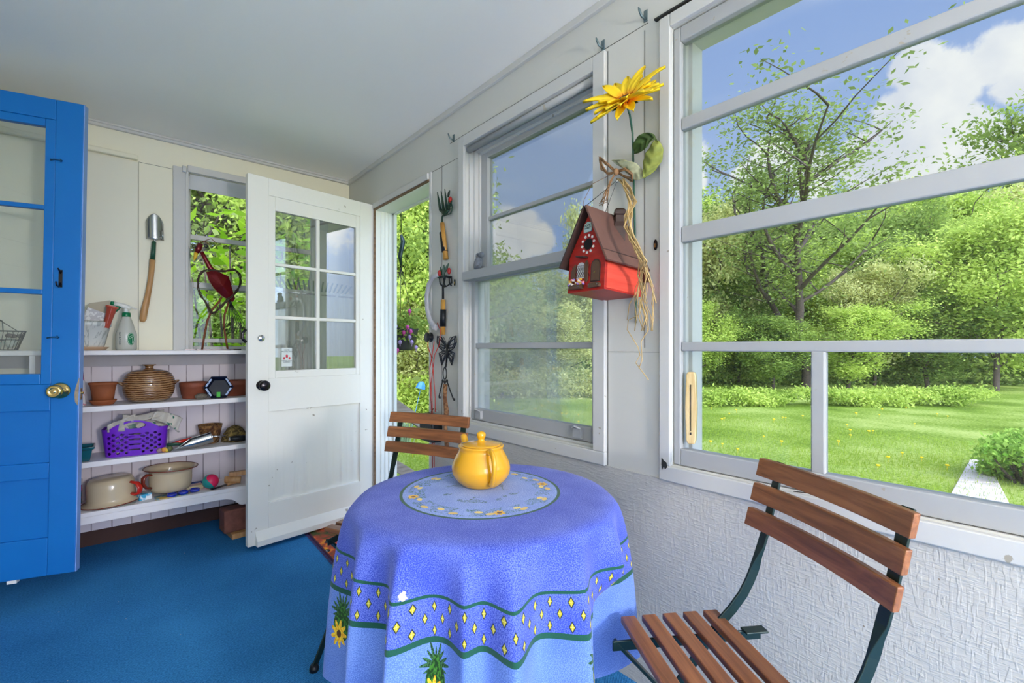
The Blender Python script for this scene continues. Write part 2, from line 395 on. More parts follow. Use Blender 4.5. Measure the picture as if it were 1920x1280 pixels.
# left, back and rear walls
m = MB(); m.box(XL - 0.12, XL, YR, 3.6, -0.1, ZC)
for k in range(13): m.add([(XL, -0.1, 0.30 + k * 0.14), (XL, 3.33, 0.30 + k * 0.14), (XL, 3.33, 0.44 + k * 0.14), (XL, -0.1, 0.44 + k * 0.14), (XL + 0.012, -0.1, 0.30 + k * 0.14), (XL + 0.012, 3.33, 0.30 + k * 0.14)], [(4, 5, 2, 3), (0, 1, 5, 4)])
struct(m.build('wall_left', M_WALLB))
B0, B1, BZ0, BZ1 = 0.325, 1.075, 1.075, 2.145
m = MB()
for a, b, c, d in [(XL, B0, 0.30, ZC), (B1, WX + WT, 0.30, ZC), (B0, B1, 0.30, BZ0), (B0, B1, BZ1, ZC)]: m.box(a, b, YB, YB + 0.14, c, d)
struct(m.build('wall_back', M_WALLB))
m = MB(); m.box(XL, 0.097, YB - 0.008, YB + 0.01, 1.05, 2.145); struct(m.build('wall_back_panel', wall_paint('pale_panel_paint', (0.80, 0.78, 0.66), 0.03), bevel=0.002))
m = MB(); m.box(XL, 0.097, YB - 0.035, YB, 2.15, 2.176); struct(m.build('trim_8', M_WALLB, bevel=0.006))
m = MB(); m.box(XL, WX, YB - 0.022, YB, ZC - 0.026, ZC); m.box(XL, WX, YB - 0.03, YB, ZC - 0.012, ZC); struct(m.build('trim_9', M_TRIM, bevel=0.003))
m = MB(); m.box(XL, WX, 3.46, 3.58, -0.1, 0.32); struct(m.build('wall_back_lower', paint('dark_brown_board', (0.055, 0.020, 0.016), 0.7)))
m = MB(); m.box(0.099, 0.1005, YB - 0.0015, YB + .001, 1.09, 2.145); m.box(0.10, 0.255, YB - 0.0015, YB + .001, 2.1465, 2.148); struct(m.build('trim_10', M_GAP))
m = MB(); m.box(XL, WX, YR - 0.12, YR, -0.1, 0.6); m.box(XL, WX, YR - 0.12, YR, 2.15, ZC)
for x in (XL, 0.15, WX - 0.12): m.box(x, x + 0.12, YR - 0.12, YR, 0.6, 2.15)
struct(m.build('wall_rear', M_WALL))

# windows of the right wall
def window_right(n, y0, y1, dbl, vis=True):
    z0, z1 = WZ
    t = bpy.data.objects.new('window_%d' % n, None); COL.objects.link(t); t.location = (WX, (y0 + y1) / 2, z0); struct(t)
    m = MB(); w = 0.052 if dbl else 0.04
    for a, b, c, d in [(y0 - w, y0, z0 - 0.004, z1 + w), (y1, y1 + w * 0.9, z0 - 0.004, z1 + w), (y0, y1, z1, z1 + w), (y0 - w, y1 + w * 0.9, z0 - 0.05, z0 - 0.004)]:
        m.box(WX - 0.016, WX + 0.001, a, b, c, d)
    m.build('casing', M_TRIM, t, bevel=0.003)
    m = MB()
    for k in range(3):
        e = 0.012 * k; q = 0.016 * (k + 1)
        for a, b, c, d in [(y0, y0 + 0.012 + e, z0, z1), (y1 - 0.012 - e, y1, z0, z1), (y0, y1, z1 - 0.012 - e, z1), (y0, y1, z0, z0 + 0.010 + e)]:
            m.box(WX - 0.006 + q * 1.3, WX + WT, a, b, c, d)
    m.build('frame', M_TRIM, t, bevel=0.002)
    return t
W2T = window_right(1, W2[0], W2[1], True)
xs = WX + 0.045
def sash(t, y0, y1, z0, z1, x, rail, stile, munt, vm=None, top=None, depth=0.035, gm=None, bot=None, mname='muntin'):
    m = MB(); top = top or rail; bot = bot or rail
    for a, b, c, d in [(y0, y0 + stile, z0, z1), (y1 - stile, y1, z0, z1), (y0 + stile, y1 - stile, z1 - top, z1), (y0 + stile, y1 - stile, z0, z0 + bot)]: m.box(x, x + depth, a, b, c, d)
    s_ = m.build('sash', M_SASH, t, bevel=0.003)
    for z, h in munt:
        m = MB(); m.box(x + 0.004, x + depth - 0.004, y0 + stile, y1 - stile, z - h / 2, z + h / 2); m.build(mname, M_SASH, s_, bevel=0.004)
    for y, h, za, zb in (vm or []):
        m = MB(); m.box(x + 0.004, x + depth - 0.004, y - h / 2, y + h / 2, za, zb); m.build(mname, M_SASH, s_, bevel=0.004)
    m = MB(); m.box(x + depth * 0.5, x + depth * 0.5 + 0.003, y0 + stile * 0.8, y1 - stile * 0.8, z0 + bot * 0.8, z1 - top * 0.8); m.build('pane', gm or M_GLASS, s_)
    return s_
sash(W2T, W2[0] + 0.004, W2[1] - 0.03, 1.43, 2.06, WX + 0.066, 0.035, 0.055, [(1.728, 0.018)])
sash(W2T, W2[0] + 0.004, W2[1] - 0.012, 0.752, 1.470, WX + 0.022, 0.048, 0.03, [(1.110, 0.026)], gm=M_GLASS_H, bot=0.055)
m = MB(); m.box(WX - 0.026, WX + 0.05, W2[0] + 0.002, W2[1] - 0.002, 1.426, 1.468); m.build('meeting_rail', M_SASH, W2T, bevel=0.003)
m = MB()
for y in (1.76, 1.14): m.box(WX + 0.008, WX + 0.024, y - 0.02, y + 0.02, 0.762, 0.800); m.tube([(WX + 0.005, y - 0.02, 0.800), (WX - 0.006, y, 0.808), (WX + 0.005, y + 0.02, 0.800)], 0.004, 6)
m.build('sash_lift', M_SASH, W2T, bevel=0.002)
m = MB(); m.tube([(WX + 0.010, W2[0] + 0.01, 2.068), (WX + 0.010, W2[1] - 0.01, 2.068)], 0.015, 10); m.build('head_bead', M_SASH, W2T)
W3T = window_right(2, W3[0], W3[1], False)
yv = [(0.360, 0.031, 0.79, 1.092), (-0.040, 0.031, 0.79, 1.092)]
sash(W3T, W3[0] + 0.004, W3[1] - 0.002, 0.742, 2.08, WX + 0.004, 0.045, 0.022, [(1.784, 0.036), (1.446, 0.048), (1.104, 0.028)], yv, depth=0.036, bot=0.050)
W4T = window_right(3, W4[0], W4[1], False)
sash(W4T, W4[0] + 0.004, W4[1] - 0.002, 0.742, 2.08, WX + 0.004, 0.045, 0.022, [(1.784, 0.036), (1.446, 0.048), (1.104, 0.028)], depth=0.036)
# back window
t = bpy.data.objects.new('window_4', None); COL.objects.link(t); t.location = (0.7, YB, BZ0); struct(t); WBT = t
m = MB()
for a, b, c, d in [(0.255, B0, BZ0, 2.165), (B1, 1.145, BZ0, 2.165), (B0, B1, BZ1, 2.185)]: m.box(a, b, YB - 0.02, YB, c, d)
m.build('casing', M_TRIM, t, bevel=0.003)
sash(t, B0, B1, 1.47, 2.13, YB + 0.07, .03, .03, [(1.778, 0.03)], gm=None) if False else None
def sash_b(t, x0, x1, z0, z1, y, rail, stile, munt, g):
    m = MB()
    for a, b, c, d in [(x0, x0 + stile, z0, z1), (x1 - stile, x1, z0, z1), (x0 + stile, x1 - stile, z1 - rail, z1), (x0 + stile, x1 - stile, z0, z0 + rail)]: m.box(a, b, y, y + 0.03, c, d)
    s_ = m.build('sash', M_TRIM, t, bevel=0.003)
    for z, h in munt:
        m = MB(); m.box(x0 + stile, x1 - stile, y + 0.004, y + 0.026, z - h / 2, z + h / 2); m.build('muntin', M_TRIM, s_, bevel=0.003)
    m = MB(); m.box(x0 + stile * .8, x1 - stile * .8, y + 0.014, y + 0.017, z0 + rail * .8, z1 - rail * .8); m.build('pane', g, s_)
sash_b(t, B0, B1, 1.46, BZ1, YB + 0.06, 0.04, 0.022, [(1.778, 0.03)], M_GLASS)
sash_b(t, B0, B1, BZ0, 1.500, YB + 0.03, 0.035, 0.032, [(1.145, 0.026)], M_GLASS)
m = MB(); m.tube([(B0 + 0.0, YB - 0.012, 2.15), (B0 + 0.0, YB - 0.012, 1.09)], 0.006, 8); m.box(B0 - 0.012, B0 + 0.004, YB - 0.03, YB, BZ0, 2.14)
m.build('side_track', M_TRIM, t, bevel=0.002)
# baseboard outside view kept simple
m = MB(); m.box(XL, XL + 0.014, YR, 3.3, 0, 0.09); struct(m.build('baseboard_left', M_TRIM))

# ------------------------------------------------------------------ white door, standing open
A = Vector((0.541, 2.80, 0)); Bq = Vector((1.302, 2.894, 0)); du = (Bq - A).normalized(); dn = Vector((du.y, -du.x, 0))   # dn points into the room
def slab(mb, s0, s1, z0, z1, t0=0.0, t1=0.036):
    "box in the door's own frame: s along the door, t backwards from its front face"
    mb.box(s0, s1, -t1, -t0, z0, z1)
WD = bpy.data.objects.new('door_1', None); COL.objects.link(WD); WD.location = (A.x, A.y, 0)
WD.rotation_euler = (0, 0, math.atan2(du.y, du.x)); struct(WD)
MW = Matrix.Rotation(0, 4, 'Z')
def wd(mb, name, mat, par=WD, **k): return mb.build(name, mat, par, world=False, **k)
def bx(mb, s0, s1, z0, z1, t0, t1): return mb.box(s0, s1, t0, t1, z0, z1)
m = MB()
for s0, s1, z0, z1 in [(0, 0.105, 0.022, 2.045), (0.662, 0.765, 0.022, 2.045), (0.105, 0.662, 1.95, 2.045), (0.105, 0.662, 0.745, 0.93), (0.105, 0.662, 0.022, 0.238)]: bx(m, s0, s1, z0, z1, 0, 0.036)
wd(m, 'frame', M_DOORW, bevel=0.002)
m = MB()
for s0, s1, z0, z1 in [(0.105, 0.143, 0.93, 1.95), (0.634, 0.662, 0.93, 1.95), (0.143, 0.634, 1.872, 1.95), (0.143, 0.634, 0.93, 0.972)]: bx(m, s0, s1, z0, z1, 0.004, 0.032)
wd(m, 'sash', M_DOORW, bevel=0.003)
for s0, s1, z0, z1 in [(0.377, 0.399, 0.972, 1.872), (0.143, 0.634, 1.562, 1.580), (0.143, 0.634, 1.262, 1.282)]:
    m = MB(); bx(m, s0, s1, z0, z1, 0.006, 0.03); wd(m, 'muntin', M_DOORW, bevel=0.004)
for i, (s0, s1) in enumerate([(0.143, 0.377), (0.399, 0.634)]):
    for z0, z1 in [(0.972, 1.262), (1.282, 1.562), (1.580, 1.872)]:
        m = MB(); bx(m, s0, s1, z0, z1, 0.017, 0.020); wd(m, 'pane', M_GLASS_D)
m = MB()                                     # lower panel, paint runs and swollen plywood
def pan(u, v):
    s = 0.105 + 0.557 * u; z = 0.238 + 0.507 * v
    k = max(0, 0.75 - v) ** 1.2 * max(0, min(1, v * 6))
    return (s, 0.017 - 0.014 * k * (math.sin(s * 61 + 1.5 * math.sin(s * 23)) * 0.5 + 0.5) ** 5 - 0.004 * k * (math.sin(s * 143) * .5 + .5) ** 4, z)
m.grid(pan, 160, 40); wd(m, 'panel', M_DOORW)
m = MB()
m.prism([(0.0, 0.022), (0.036, 0.022), (0.036, 0.052), (0.004, 0.098), (0, 0.098)], 0.035, 0.765, Matrix(((0, 0, 1, 0), (-1, 0, 0, 0), (0, 1, 0, 0), (0, 0, 0, 1))))
wd(m, 'drip_rail', M_DOORW, bevel=0.003)
def lathe_n(prof, c, n=28, ax='y-', **k):
    "lathe about the door normal, profile z pointing to -y"
    mb = MB(); mb.M = Matrix.Translation(c) @ Matrix.Rotation(PI / 2, 4, 'X'); mb.lathe(prof, n, **k); return mb
wd(lathe_n([(0.026, 0), (0.026, 0.006), (0.012, 0.009), (0.011, 0.03), (0.024, 0.038), (0.029, 0.05), (0.027, 0.062), (0.018, 0.068), (0.0001, 0.069)], (0.066, 0, 0.895)), 'door_knob', M_BRONZE)
wd(lathe_n([(0.018, 0), (0.018, 0.006), (0.014, 0.010), (0.0001, 0.011)], (0.066, 0, 1.153)), 'deadbolt', M_STEEL)
m = MB(); m.tube([(-0.002, 0.02, 1.13), (-0.02, 0.02, 1.15), (-0.02, 0.02, 1.18), (-0.004, 0.02, 1.20)], 0.008, 8); wd(m, 'thumb_turn', M_BRONZE)
# sheer curtain hung on the far side of the door glass
def curt_m():
    mm = Mat('sheer_curtain', 0.9); nt = mm.nt; nt.nodes.remove(mm.b)
    d = mm.new('ShaderNodeBsdfDiffuse'); tl = mm.new('ShaderNodeBsdfTranslucent'); tr = mm.new('ShaderNodeBsdfTransparent')
    n = mm.noise(300, detail=1); c = mm.mix(n, (0.78, 0.80, 0.76), (0.92, 0.93, 0.9))
    for q in (d, tl): mm.link(c, q.inputs[0])
    a = mm.new('ShaderNodeMixShader'); nt.links.new(d.outputs[0], a.inputs[1]); nt.links.new(tl.outputs[0], a.inputs[2]); a.inputs[0].default_value = 0.5
    b = mm.new('ShaderNodeMixShader'); b.inputs[0].default_value = 0.08; nt.links.new(a.outputs[0], b.inputs[1]); nt.links.new(tr.outputs[0], b.inputs[2]); nt.links.new(b.outputs[0], mm.out.inputs[0]); return mm.m
m = MB()
m.grid(lambda u, v: (0.120 + 0.535 * u, 0.052 + 0.010 * math.sin(u * 88 + math.sin(u * 17)) * (0.4 + 0.6 * (1 - v)) + 0.004 * math.sin(u * 31), 0.93 + 0.515 * v), 220, 14)
cur = m.build('sheer_curtain', curt_m()); cur.location = WD.location; cur.rotation_euler = WD.rotation_euler
tag(cur, 'sheer white gathered curtain on the lower half of the white door glass', 'curtain')
m = MB(); m.tube([(0.11, 0.052, 1.425), (0.665, 0.052, 1.425)], 0.005, 8); m.tube([(0.11, 0.052, 1.425), (0.11, 0.036, 1.425)], .004, 6); m.tube([(0.665, 0.052, 1.425), (0.665, 0.036, 1.425)], .004, 6)
o = m.build('curtain_rod', M_STEEL, cur, world=False)
# rake head standing behind the door
rk = thing('garden_rake', 'dark steel rake standing behind the white door, tines up', 'rake', (0.95, 3.02, 0))
m = MB()
for k in range(17):
    a = (k - 8) / 8; x = 0.95 + a * 0.21
    m.bar((x - a * 0.02, 3.02, 1.44), (x + a * 0.035, 3.02, 1.525 - 0.012 * a * a), 0.009, 0.004, (0, 1, 0))
m.build('tines', M_GREENM, rk)
m = MB(); m.bar((0.74, 3.02, 1.442), (1.16, 3.02, 1.442), 0.014, 0.014); m.tube([(0.95, 3.02, 1.44), (0.95, 3.02, 1.30)], 0.008, 8); m.build('rake_head', M_GREENM, rk)
m = MB(); m.tube([(0.95, 3.02, 1.33), (0.95, 3.02, 0.0)], 0.012, 10); m.build('handle', M_LWOOD, rk)

# text helper: lettering as real flat letters
def text(body, size, mat, M4, name='lettering', parent=None, ext=0.0003, align='CENTER'):
    cu = bpy.data.curves.new(name, 'FONT'); cu.body = body; cu.size = size; cu.extrude = ext; cu.align_x = align; cu.align_y = 'CENTER'; cu.space_line = 0.9
    o = bpy.data.objects.new(name, cu); COL.objects.link(o); dg = bpy.context.evaluated_depsgraph_get()
    me = bpy.data.meshes.new_from_object(o.evaluated_get(dg)); bpy.data.objects.remove(o)
    me.materials.clear(); me.materials.append(mat); q = bpy.data.objects.new(name, me); COL.objects.link(q); q.matrix_basis = M4
    if parent: q.parent = parent
    return q
# sticker on the glass
M_PAPER = paint('sticker_paper', (0.72, 0.78, 0.78), 0.5, bump=0); M_INK = paint('dark_ink', (0.05, 0.08, 0.10), 0.6, bump=0); M_INKR = paint('red_ink', (0.65, 0.04, 0.08), 0.6, bump=0)
m = MB(); bx(m, 0.180, 0.238, 0.993, 1.100, 0.0150, 0.0162)
st = m.build('window_sticker', M_PAPER, world=False); st.location = WD.location; st.rotation_euler = WD.rotation_euler
tag(st, 'pale security sticker with three red houses on the door glass', 'sticker')
RX = Matrix.Rotation(PI / 2, 4, 'X')
text('HOME\nPROTECTED', 0.0105, M_INK, Matrix.Translation((0.209, 0.0147, 1.083)) @ RX, parent=st)
text('SURVEILLANCE\n& SERVED', 0.0085, M_INK, Matrix.Translation((0.209, 0.0147, 1.022)) @ RX, parent=st)
m = MB()
for s, z, k in [(0.194, 1.040, .8), (0.224, 1.040, .8), (0.209, 1.052, 1.0)]:
    m.prism([(s - .006 * k, z - .007), (s + .006 * k, z - .007), (s + .006 * k, z + .003), (s + .009 * k, z + .003), (s, z + .011 * k), (s - .009 * k, z + .003), (s - .006 * k, z + .003)], -0.0149, -0.0144, Matrix(((1, 0, 0, 0), (0, 0, -1, 0), (0, 1, 0, 0), (0, 0, 0, 1))))
m.build('emblem', M_INKR, st, world=False)

# ------------------------------------------------------------------ blue door
def bluem():
    mm = Mat('blue_door_paint', 0.42); mm.b.inputs['Specular IOR Level'].default_value = 0.3; n = mm.noise(3, detail=4); n2 = mm.noise(55, detail=3)
    mm.color(mm.mix(n, (0.004, 0.125, 0.44), (0.006, 0.175, 0.55))); mm.bump(n2 + mm.noise(12) * 1.0, 0.10, 0.004); return mm.m
M_BLUE = bluem(); M_BLUEE = paint('blue_edge_paint', (0.22, 0.38, 0.80), 0.5)
Ab = Vector((-0.129, 2.739, 0)); Hb = Vector((-0.87, 2.95, 0)); wv = (Ab - Hb)
BD = bpy.data.objects.new('door_2', None); COL.objects.link(BD); BD.location = (Hb.x, Hb.y, 0.142)
BD.rotation_euler = (0, math.radians(0.85), math.atan2(wv.y, wv.x)); struct(BD)
BL = wv.length
def bb(mb, s0, s1, z0, z1, t0, t1):           # s measured from the free edge, z above the floor
    return mb.box(BL - s1, BL - s0, t0, t1, z0 - 0.142, z1 - 0.142)
m = MB()
for s0, s1, z0, z1 in [(0.003, 0.094, 0.142, 2.172), (BL - 0.094, BL, 0.142, 2.172), (0.094, BL - 0.094, 2.085, 2.172), (0.094, BL - 0.094, 0.842, 0.955), (0.094, BL - 0.094, 0.555, 0.622), (0.094, BL - 0.094, 0.142, 0.303)]: bb(m, s0, s1, z0, z1, 0, 0.04)
m.build('frame', M_BLUE, BD, world=False, bevel=0.003)
m = MB(); bb(m, 0.0, 0.003, 0.142, 2.172, 0.002, 0.038); m.build('edge', M_BLUEE, BD, world=False)
m = MB()
for s0, s1, z0, z1 in [(0.094, 0.128, 0.955, 2.085), (BL - 0.128, BL - 0.094, 0.955, 2.085), (0.128, BL - 0.128, 2.052, 2.085), (0.128, BL - 0.128, 0.955, 0.999)]: bb(m, s0, s1, z0, z1, 0.003, 0.032)
m.build('sash', M_BLUE, BD, world=False, bevel=0.003)
for z0, z1 in [(1.698, 1.717), (1.337, 1.358)]:
    m = MB(); bb(m, 0.128, BL - 0.128, z0, z1, 0.005, 0.03); m.build('muntin', M_BLUE, BD, world=False, bevel=0.003)
for z0, z1 in [(0.999, 1.337), (1.358, 1.698), (1.717, 2.052)]:
    m = MB(); bb(m, 0.128, BL - 0.128, z0, z1, 0.016, 0.019); m.build('pane', M_GLASS_B, BD, world=False)
for z0, z1 in [(0.303, 0.555), (0.622, 0.842)]:
    m = MB(); bb(m, 0.094, BL - 0.094, z0, z1, 0.012, 0.028); m.build('panel', M_BLUE, BD, world=False)
m = MB(); m.M = Matrix.Translation((BL - 0.062, 0, 0.928 - 0.142)) @ Matrix.Rotation(PI / 2, 4, 'X')
m.lathe([(0.034, 0), (0.034, 0.004), (0.028, 0.010), (0.013, 0.014), (0.012, 0.030), (0.020, 0.036), (0.027, 0.046), (0.027, 0.058), (0.020, 0.064), (0.014, 0.062), (0.012, 0.060), (0.006, 0.064), (0.0001, 0.065)], 32)
m.build('door_knob', M_BRASS, BD, world=False)
M_CHIP = paint('chipped_bare_wood', (0.42, 0.33, 0.24), 0.8, scale=50, var=0.4)
m = MB(); m.prism([(BL - 0.004, 0.72), (BL - 0.001, 0.84), (BL - 0.012, 0.80), (BL - 0.016, 0.765), (BL - 0.013, 0.735)], -0.0008, 0.002, Matrix(((1, 0, 0, 0), (0, 0, 1, 0), (0, 1, 0, 0), (0, 0, 0, 1))))
m.build('chipped_paint', M_CHIP, BD, world=False)
m = MB(); bb(m, -0.0015, 0.001, 0.885, 0.935, 0.008, 0.028); m.build('strike_plate', M_STEEL, BD, world=False)
m = MB(); m.tube([(BL + 0.000, 0.018, 0.772), (BL + 0.008, 0.018, 0.772)], 0.006, 8); m.build('latch', M_BRASS, BD, world=False)
m = MB(); bb(m, 0.19, 0.22, 0.128, 0.145, 0.004, 0.030); m.build('door_stop', M_JAMB, BD, world=False)
M_HOOKB = paint('painted_hook', (0.02, 0.10, 0.22), 0.35, 0.6)
for z in (1.912, 1.155):
    m = MB(); q = z - 0.142; s = BL - 0.094
    m.tube([(s - 0.012, -0.006, q - 0.004), (s + 0.0, -0.010, q), (s + 0.018, -0.010, q + 0.001), (s + 0.026, -0.004, q)], 0.0028, 8); m.tube([(s + 0.02, 0, q - .004), (s + 0.022, -0.012, q), (s + 0.02, -0.004, q + .006)], 0.0022, 6)
    m.tube([(s - 0.010, 0, q), (s - 0.010, -0.012, q)], .002, 6)
    m.build('hook_and_eye', M_HOOKB, BD, world=False)
m = MB(); q = 1.40 - 0.142; s = BL - 0.068
m.box(s - 0.006, s + 0.006, -0.003, 0, q - 0.03, q + 0.045)
m.tube([(s, -0.002, q + 0.03), (s, -0.016, q + 0.042), (s, -0.026, q + 0.048)], 0.003, 8); m.tube([(s, -0.002, q - 0.012), (s, -0.018, q - 0.03), (s, -0.034, q - 0.026), (s, -0.042, q - 0.010)], 0.0032, 8)
m.build('coat_hook', M_BRONZE, BD, world=False)

# ------------------------------------------------------------------ table, cloth, teapot
TC = Vector((0.749, 0.974, 0)); TZ = 0.71
tb = thing('bistro_table', 'round folding metal bistro table hidden under the blue cloth', 'table', (TC.x, TC.y, 0))
m = MB(); m.lathe([(0.0001, TZ - 0.022), (0.325, TZ - 0.022), (0.328, TZ - 0.010), (0.325, TZ - 0.003), (0.0001, TZ - 0.003)], 48); m.build('tabletop', M_FRAME, tb, world=False)
for k in range(4):
    a = math.radians(20 + 90 * k); m = MB(); c, s = math.cos(a), math.sin(a)
    m.bar((c * 0.20, s * 0.20, TZ - 0.02), (-c * 0.25, -s * 0.25 + 0, 0.0) if False else (c * 0.27, s * 0.27, 0.0), 0.022, 0.012); m.build('leg', M_FRAME, tb, world=False)

SEATS = [((0.912, 0.431), 56.3), ((0.76, 1.56), 114.2)]
def seat_limit(a):
    "distance from the table axis at which a chair seat begins, in direction a"
    d = -FW * math.cos(a) + RT * math.sin(a); best = 9.0
    for (cx, cy), rz in SEATS:
        c, s = math.cos(math.radians(rz)), math.sin(math.radians(rz)); ox, oy = TC.x - cx, TC.y - cy
        lx, ly = ox * c + oy * s, -ox * s + oy * c; dx, dy = d.x * c + d.y * s, -d.x * s + d.y * c
        t0, t1 = 0.0, 9.0
        for o, q, h0, h1 in ((lx, dx, -0.205, 0.205), (ly, dy, -0.26, 0.215)):
            if abs(q) < 1e-6:
                if o < h0 or o > h1: t0 = 99
                continue
            u, v = (h0 - o) / q, (h1 - o) / q; t0 = max(t0, min(u, v)); t1 = min(t1, max(u, v))
        if t0 < t1: best = min(best, t0)
    return best
ridges = [(-76, .9, 11), (-46, .75, 8), (-25, 1.0, 6), (-3, .55, 5), (11.5, 1.05, 7), (36, .85, 8), (60, .9, 9), (86, .9, 11), (115, 1, 13), (145, .9, 12), (175, 1, 13), (-105, 1, 12), (-135, .9, 12), (-160, .8, 10)]
def fold(deg):
    v = 0
    for c, a, w in ridges:
        d = (deg - c + 180) % 360 - 180; v += a * math.exp(-abs(d / w) ** 1.7 * 1.15)
    return v - 0.42
def cloth():
    NU = 720; RO = 0.332; rs = [RO * (i / 16) for i in range(17)]; edge = [RO + 0.004 * i for i in range(1, 9)]
    vs = []; uv = []; rows = []
    for r in rs[1:]: rows.append((r, 0))
    NS = 70; L = 0.43
    for j in range(1, NS + 1): rows.append((RO, L * (j / NS) ** 1.15))
    vs.append((TC.x, TC.y, TZ + 0.001)); uv.append((0, 0)); lim = [seat_limit((k / NU * 360 - 180) * PI / 180) for k in range(NU)]
    lim = [min(lim[(k + q) % NU] + abs(q) * 0.0030 for q in range(-40, 41)) for k in range(NU)]
    for (r, s) in rows:
        for k in range(NU):
            dg = k / NU * 360 - 180; a = math.radians(dg)
            f = fold(dg)
            if s == 0: R = r; z = TZ + 0.0015 - 0.004 * max(0, (r / RO - 0.93) / 0.07) ** 2
            else:
                b = 1 - math.exp(-s / 0.018)                   # rounded edge
                amp = 0.096 * (1 - math.exp(-(s / 0.10) ** 1.1)) + 0.06 * s
                R = RO + 0.012 * b + 0.045 * s + amp * f * 0.74
                z = TZ - 0.003 - (s - 0.014 * b) * 0.985 - 0.0
                g = max(0.0, min(1.0, (TZ - z - 0.10) / 0.14)); g = g * g * (3 - 2 * g)
                if lim[k] - 0.006 < R: R = R * (1 - g) + max(0.2, lim[k] - 0.006) * g
            p = -FW * (math.cos(a) * R) + RT * (math.sin(a) * R)
            vs.append((TC.x + p.x, TC.y + p.y, z)); q = r + s
            uv.append((q * math.cos(a), q * math.sin(a)))
    fs = [(0, 1 + (k + 1) % NU, 1 + k) for k in range(NU)]
    for j in range(len(rows) - 1):
        o = 1 + j * NU
        for k in range(NU): k2 = (k + 1) % NU; fs.append((o + k, o + k2, o + NU + k2, o + NU + k))
    m = MB(); m.add(vs, fs, True); return m, uv
def clothm():
    m = Mat('printed_tablecloth', 0.85); x, y, z = m.xyz(kind='UV')
    rr = (x * x + y * y).sqrt(); an = y.atan2(x)
    sv = m.map((1, 1, 1), kind='UV'); nz = m.noise(420, sv, detail=2); nb = m.noise(9, sv, detail=3)
    sp = (nz * 0.8 + nb * 0.25).step(0.42, 0.68)
    field = m.mix(sp, (0.030, 0.060, 0.46), (0.17, 0.23, 0.72))
    pale = m.mix(sp, (0.085, 0.17, 0.56), (0.20, 0.33, 0.78)); centre = m.mix(sp, (0.15, 0.24, 0.65), (0.34, 0.46, 0.84))
    x2, y2 = x + 0.026, y + 0.014; r0, a0_ = rr, an; rr = (x2 * x2 + y2 * y2).sqrt(); an = y2.atan2(x2)
    c = m.mix(rr.lt(0.212), field, centre); c = m.mix(r0.gt(0.538), c, pale)
    grn = m.mix(nz, (0.006, 0.060, 0.040), (0.015, 0.11, 0.07))
    c = m.mix(rr.band(0.212, 0.0040), c, grn); wob = (an * 23.0).sin() * 0.0012
    c = m.mix((r0 + wob).band(0.447, 0.0034), c, grn); c = m.mix((r0 + wob).band(0.535, 0.0062), c, grn)
    # lozenges in the band, three staggered rows
    for row, off in ((0.4665, 0.0), (0.491, 0.5), (0.5155, 0.0)):
        N = 62; per = 2 * PI / N
        dx = ((a0_ / per + off).mod(1.0) - 0.5) * per * row; dy = r0 - row
        d = (dx / 0.0072).abs() + (dy / 0.0125).abs()
        c = m.mix(d.lt(1.0), c, (0.02, 0.03, 0.03)); c = m.mix(d.lt(0.70), c, (0.50, 0.42, 0.02)); c = m.mix(d.lt(0.70) * ((dx.abs().lt(0.0004)).max(dy.abs().lt(0.0004))), c, (0.80, 0.78, 0.25))
    # wreath of lemons, sunflowers and sprigs inside the ring
    def wreath(c, N, ph, row, a, b, col, col2=None, tilt=0.0):
        per = 2 * PI / N; dx = ((an / per + ph).mod(1.0) - 0.5) * per * row; dy = rr - row
        ux = dx + dy * tilt; d = ((ux / a).pow(2.0) + (dy / b).pow(2.0)).sqrt()
        c = m.mix(d.lt(1.0), c, col)
        if col2: c = m.mix(d.lt(0.42), c, col2)
        return c
    spr = m.noise(95, sv, detail=2, dist=1.5)
    sprig = spr.band(0.5, 0.035) * rr.gt(0.150) * rr.lt(0.196) * (m.noise(24, sv, detail=1).gt(0.47))
    c = m.mix(sprig, c, (0.02, 0.13, 0.10))
    c = wreath(c, 13, 0.1, 0.184, 0.0115, 0.0070, (0.75, 0.52, 0.16), None, 0.3); c = wreath(c, 11, 0.43, 0.170, 0.0105, 0.0068, (0.85, 0.66, 0.22), None, -0.2)
    per = 2 * PI / 4; row = 0.181; dx = ((an / per + 0.30).mod(1.0) - 0.5) * per * row; dy = rr - row
    d = (dx * dx + dy * dy).sqrt(); th = dy.atan2(dx); pet = (th * 8.0).cos() * 0.0025 + 0.0135
    c = m.mix(d.lt(pet), c, (0.80, 0.45, 0.04)); c = m.mix(d.lt(0.006), c, (0.16, 0.07, 0.03))
    ce = (rr.lt(0.105) * rr.gt(0.060) * spr.band(0.5, 0.035) * m.noise(20, sv, detail=1).gt(0.56)); c = m.mix(ce, c, (0.02, 0.10, 0.07)); rr, an = r0, a0_
    # gourds with spiky leaves and sunflowers along the hem
    per = math.radians(54); dx = ((an / per + (14 / 54.0) + 0.5).mod(1.0) - 0.5) * per * 0.60
    up = 0.60 - rr
    bl = m.noise(110, sv, detail=4); gcol = m.mix(bl.step(0.45, 0.6), (0.008, 0.045, 0.008), (0.05, 0.20, 0.02))
    body = (((dx / 0.034).pow(2.0)) + (((up + 0.018) / 0.038).pow(2.0))).lt(1.0).max((dx.abs().lt((0.020 - (up - 0.0) * 0.35))) * up.gt(0.0) * up.lt(0.035))
    th = (up - 0.012).atan2(dx); rl = ((up - 0.012).pow(2.0) + dx * dx).sqrt()
    spk = rl.lt((th * 17.0).sin() * 0.011 + 0.036 + (th * 7.0).sin() * 0.006) * up.gt(0.0)
    c = m.mix(spk, c, m.mix(m.noise(240, sv, detail=2).step(0.4, 0.6), (0.006, 0.035, 0.012), (0.05, 0.16, 0.06))); c = m.mix(body, c, gcol)
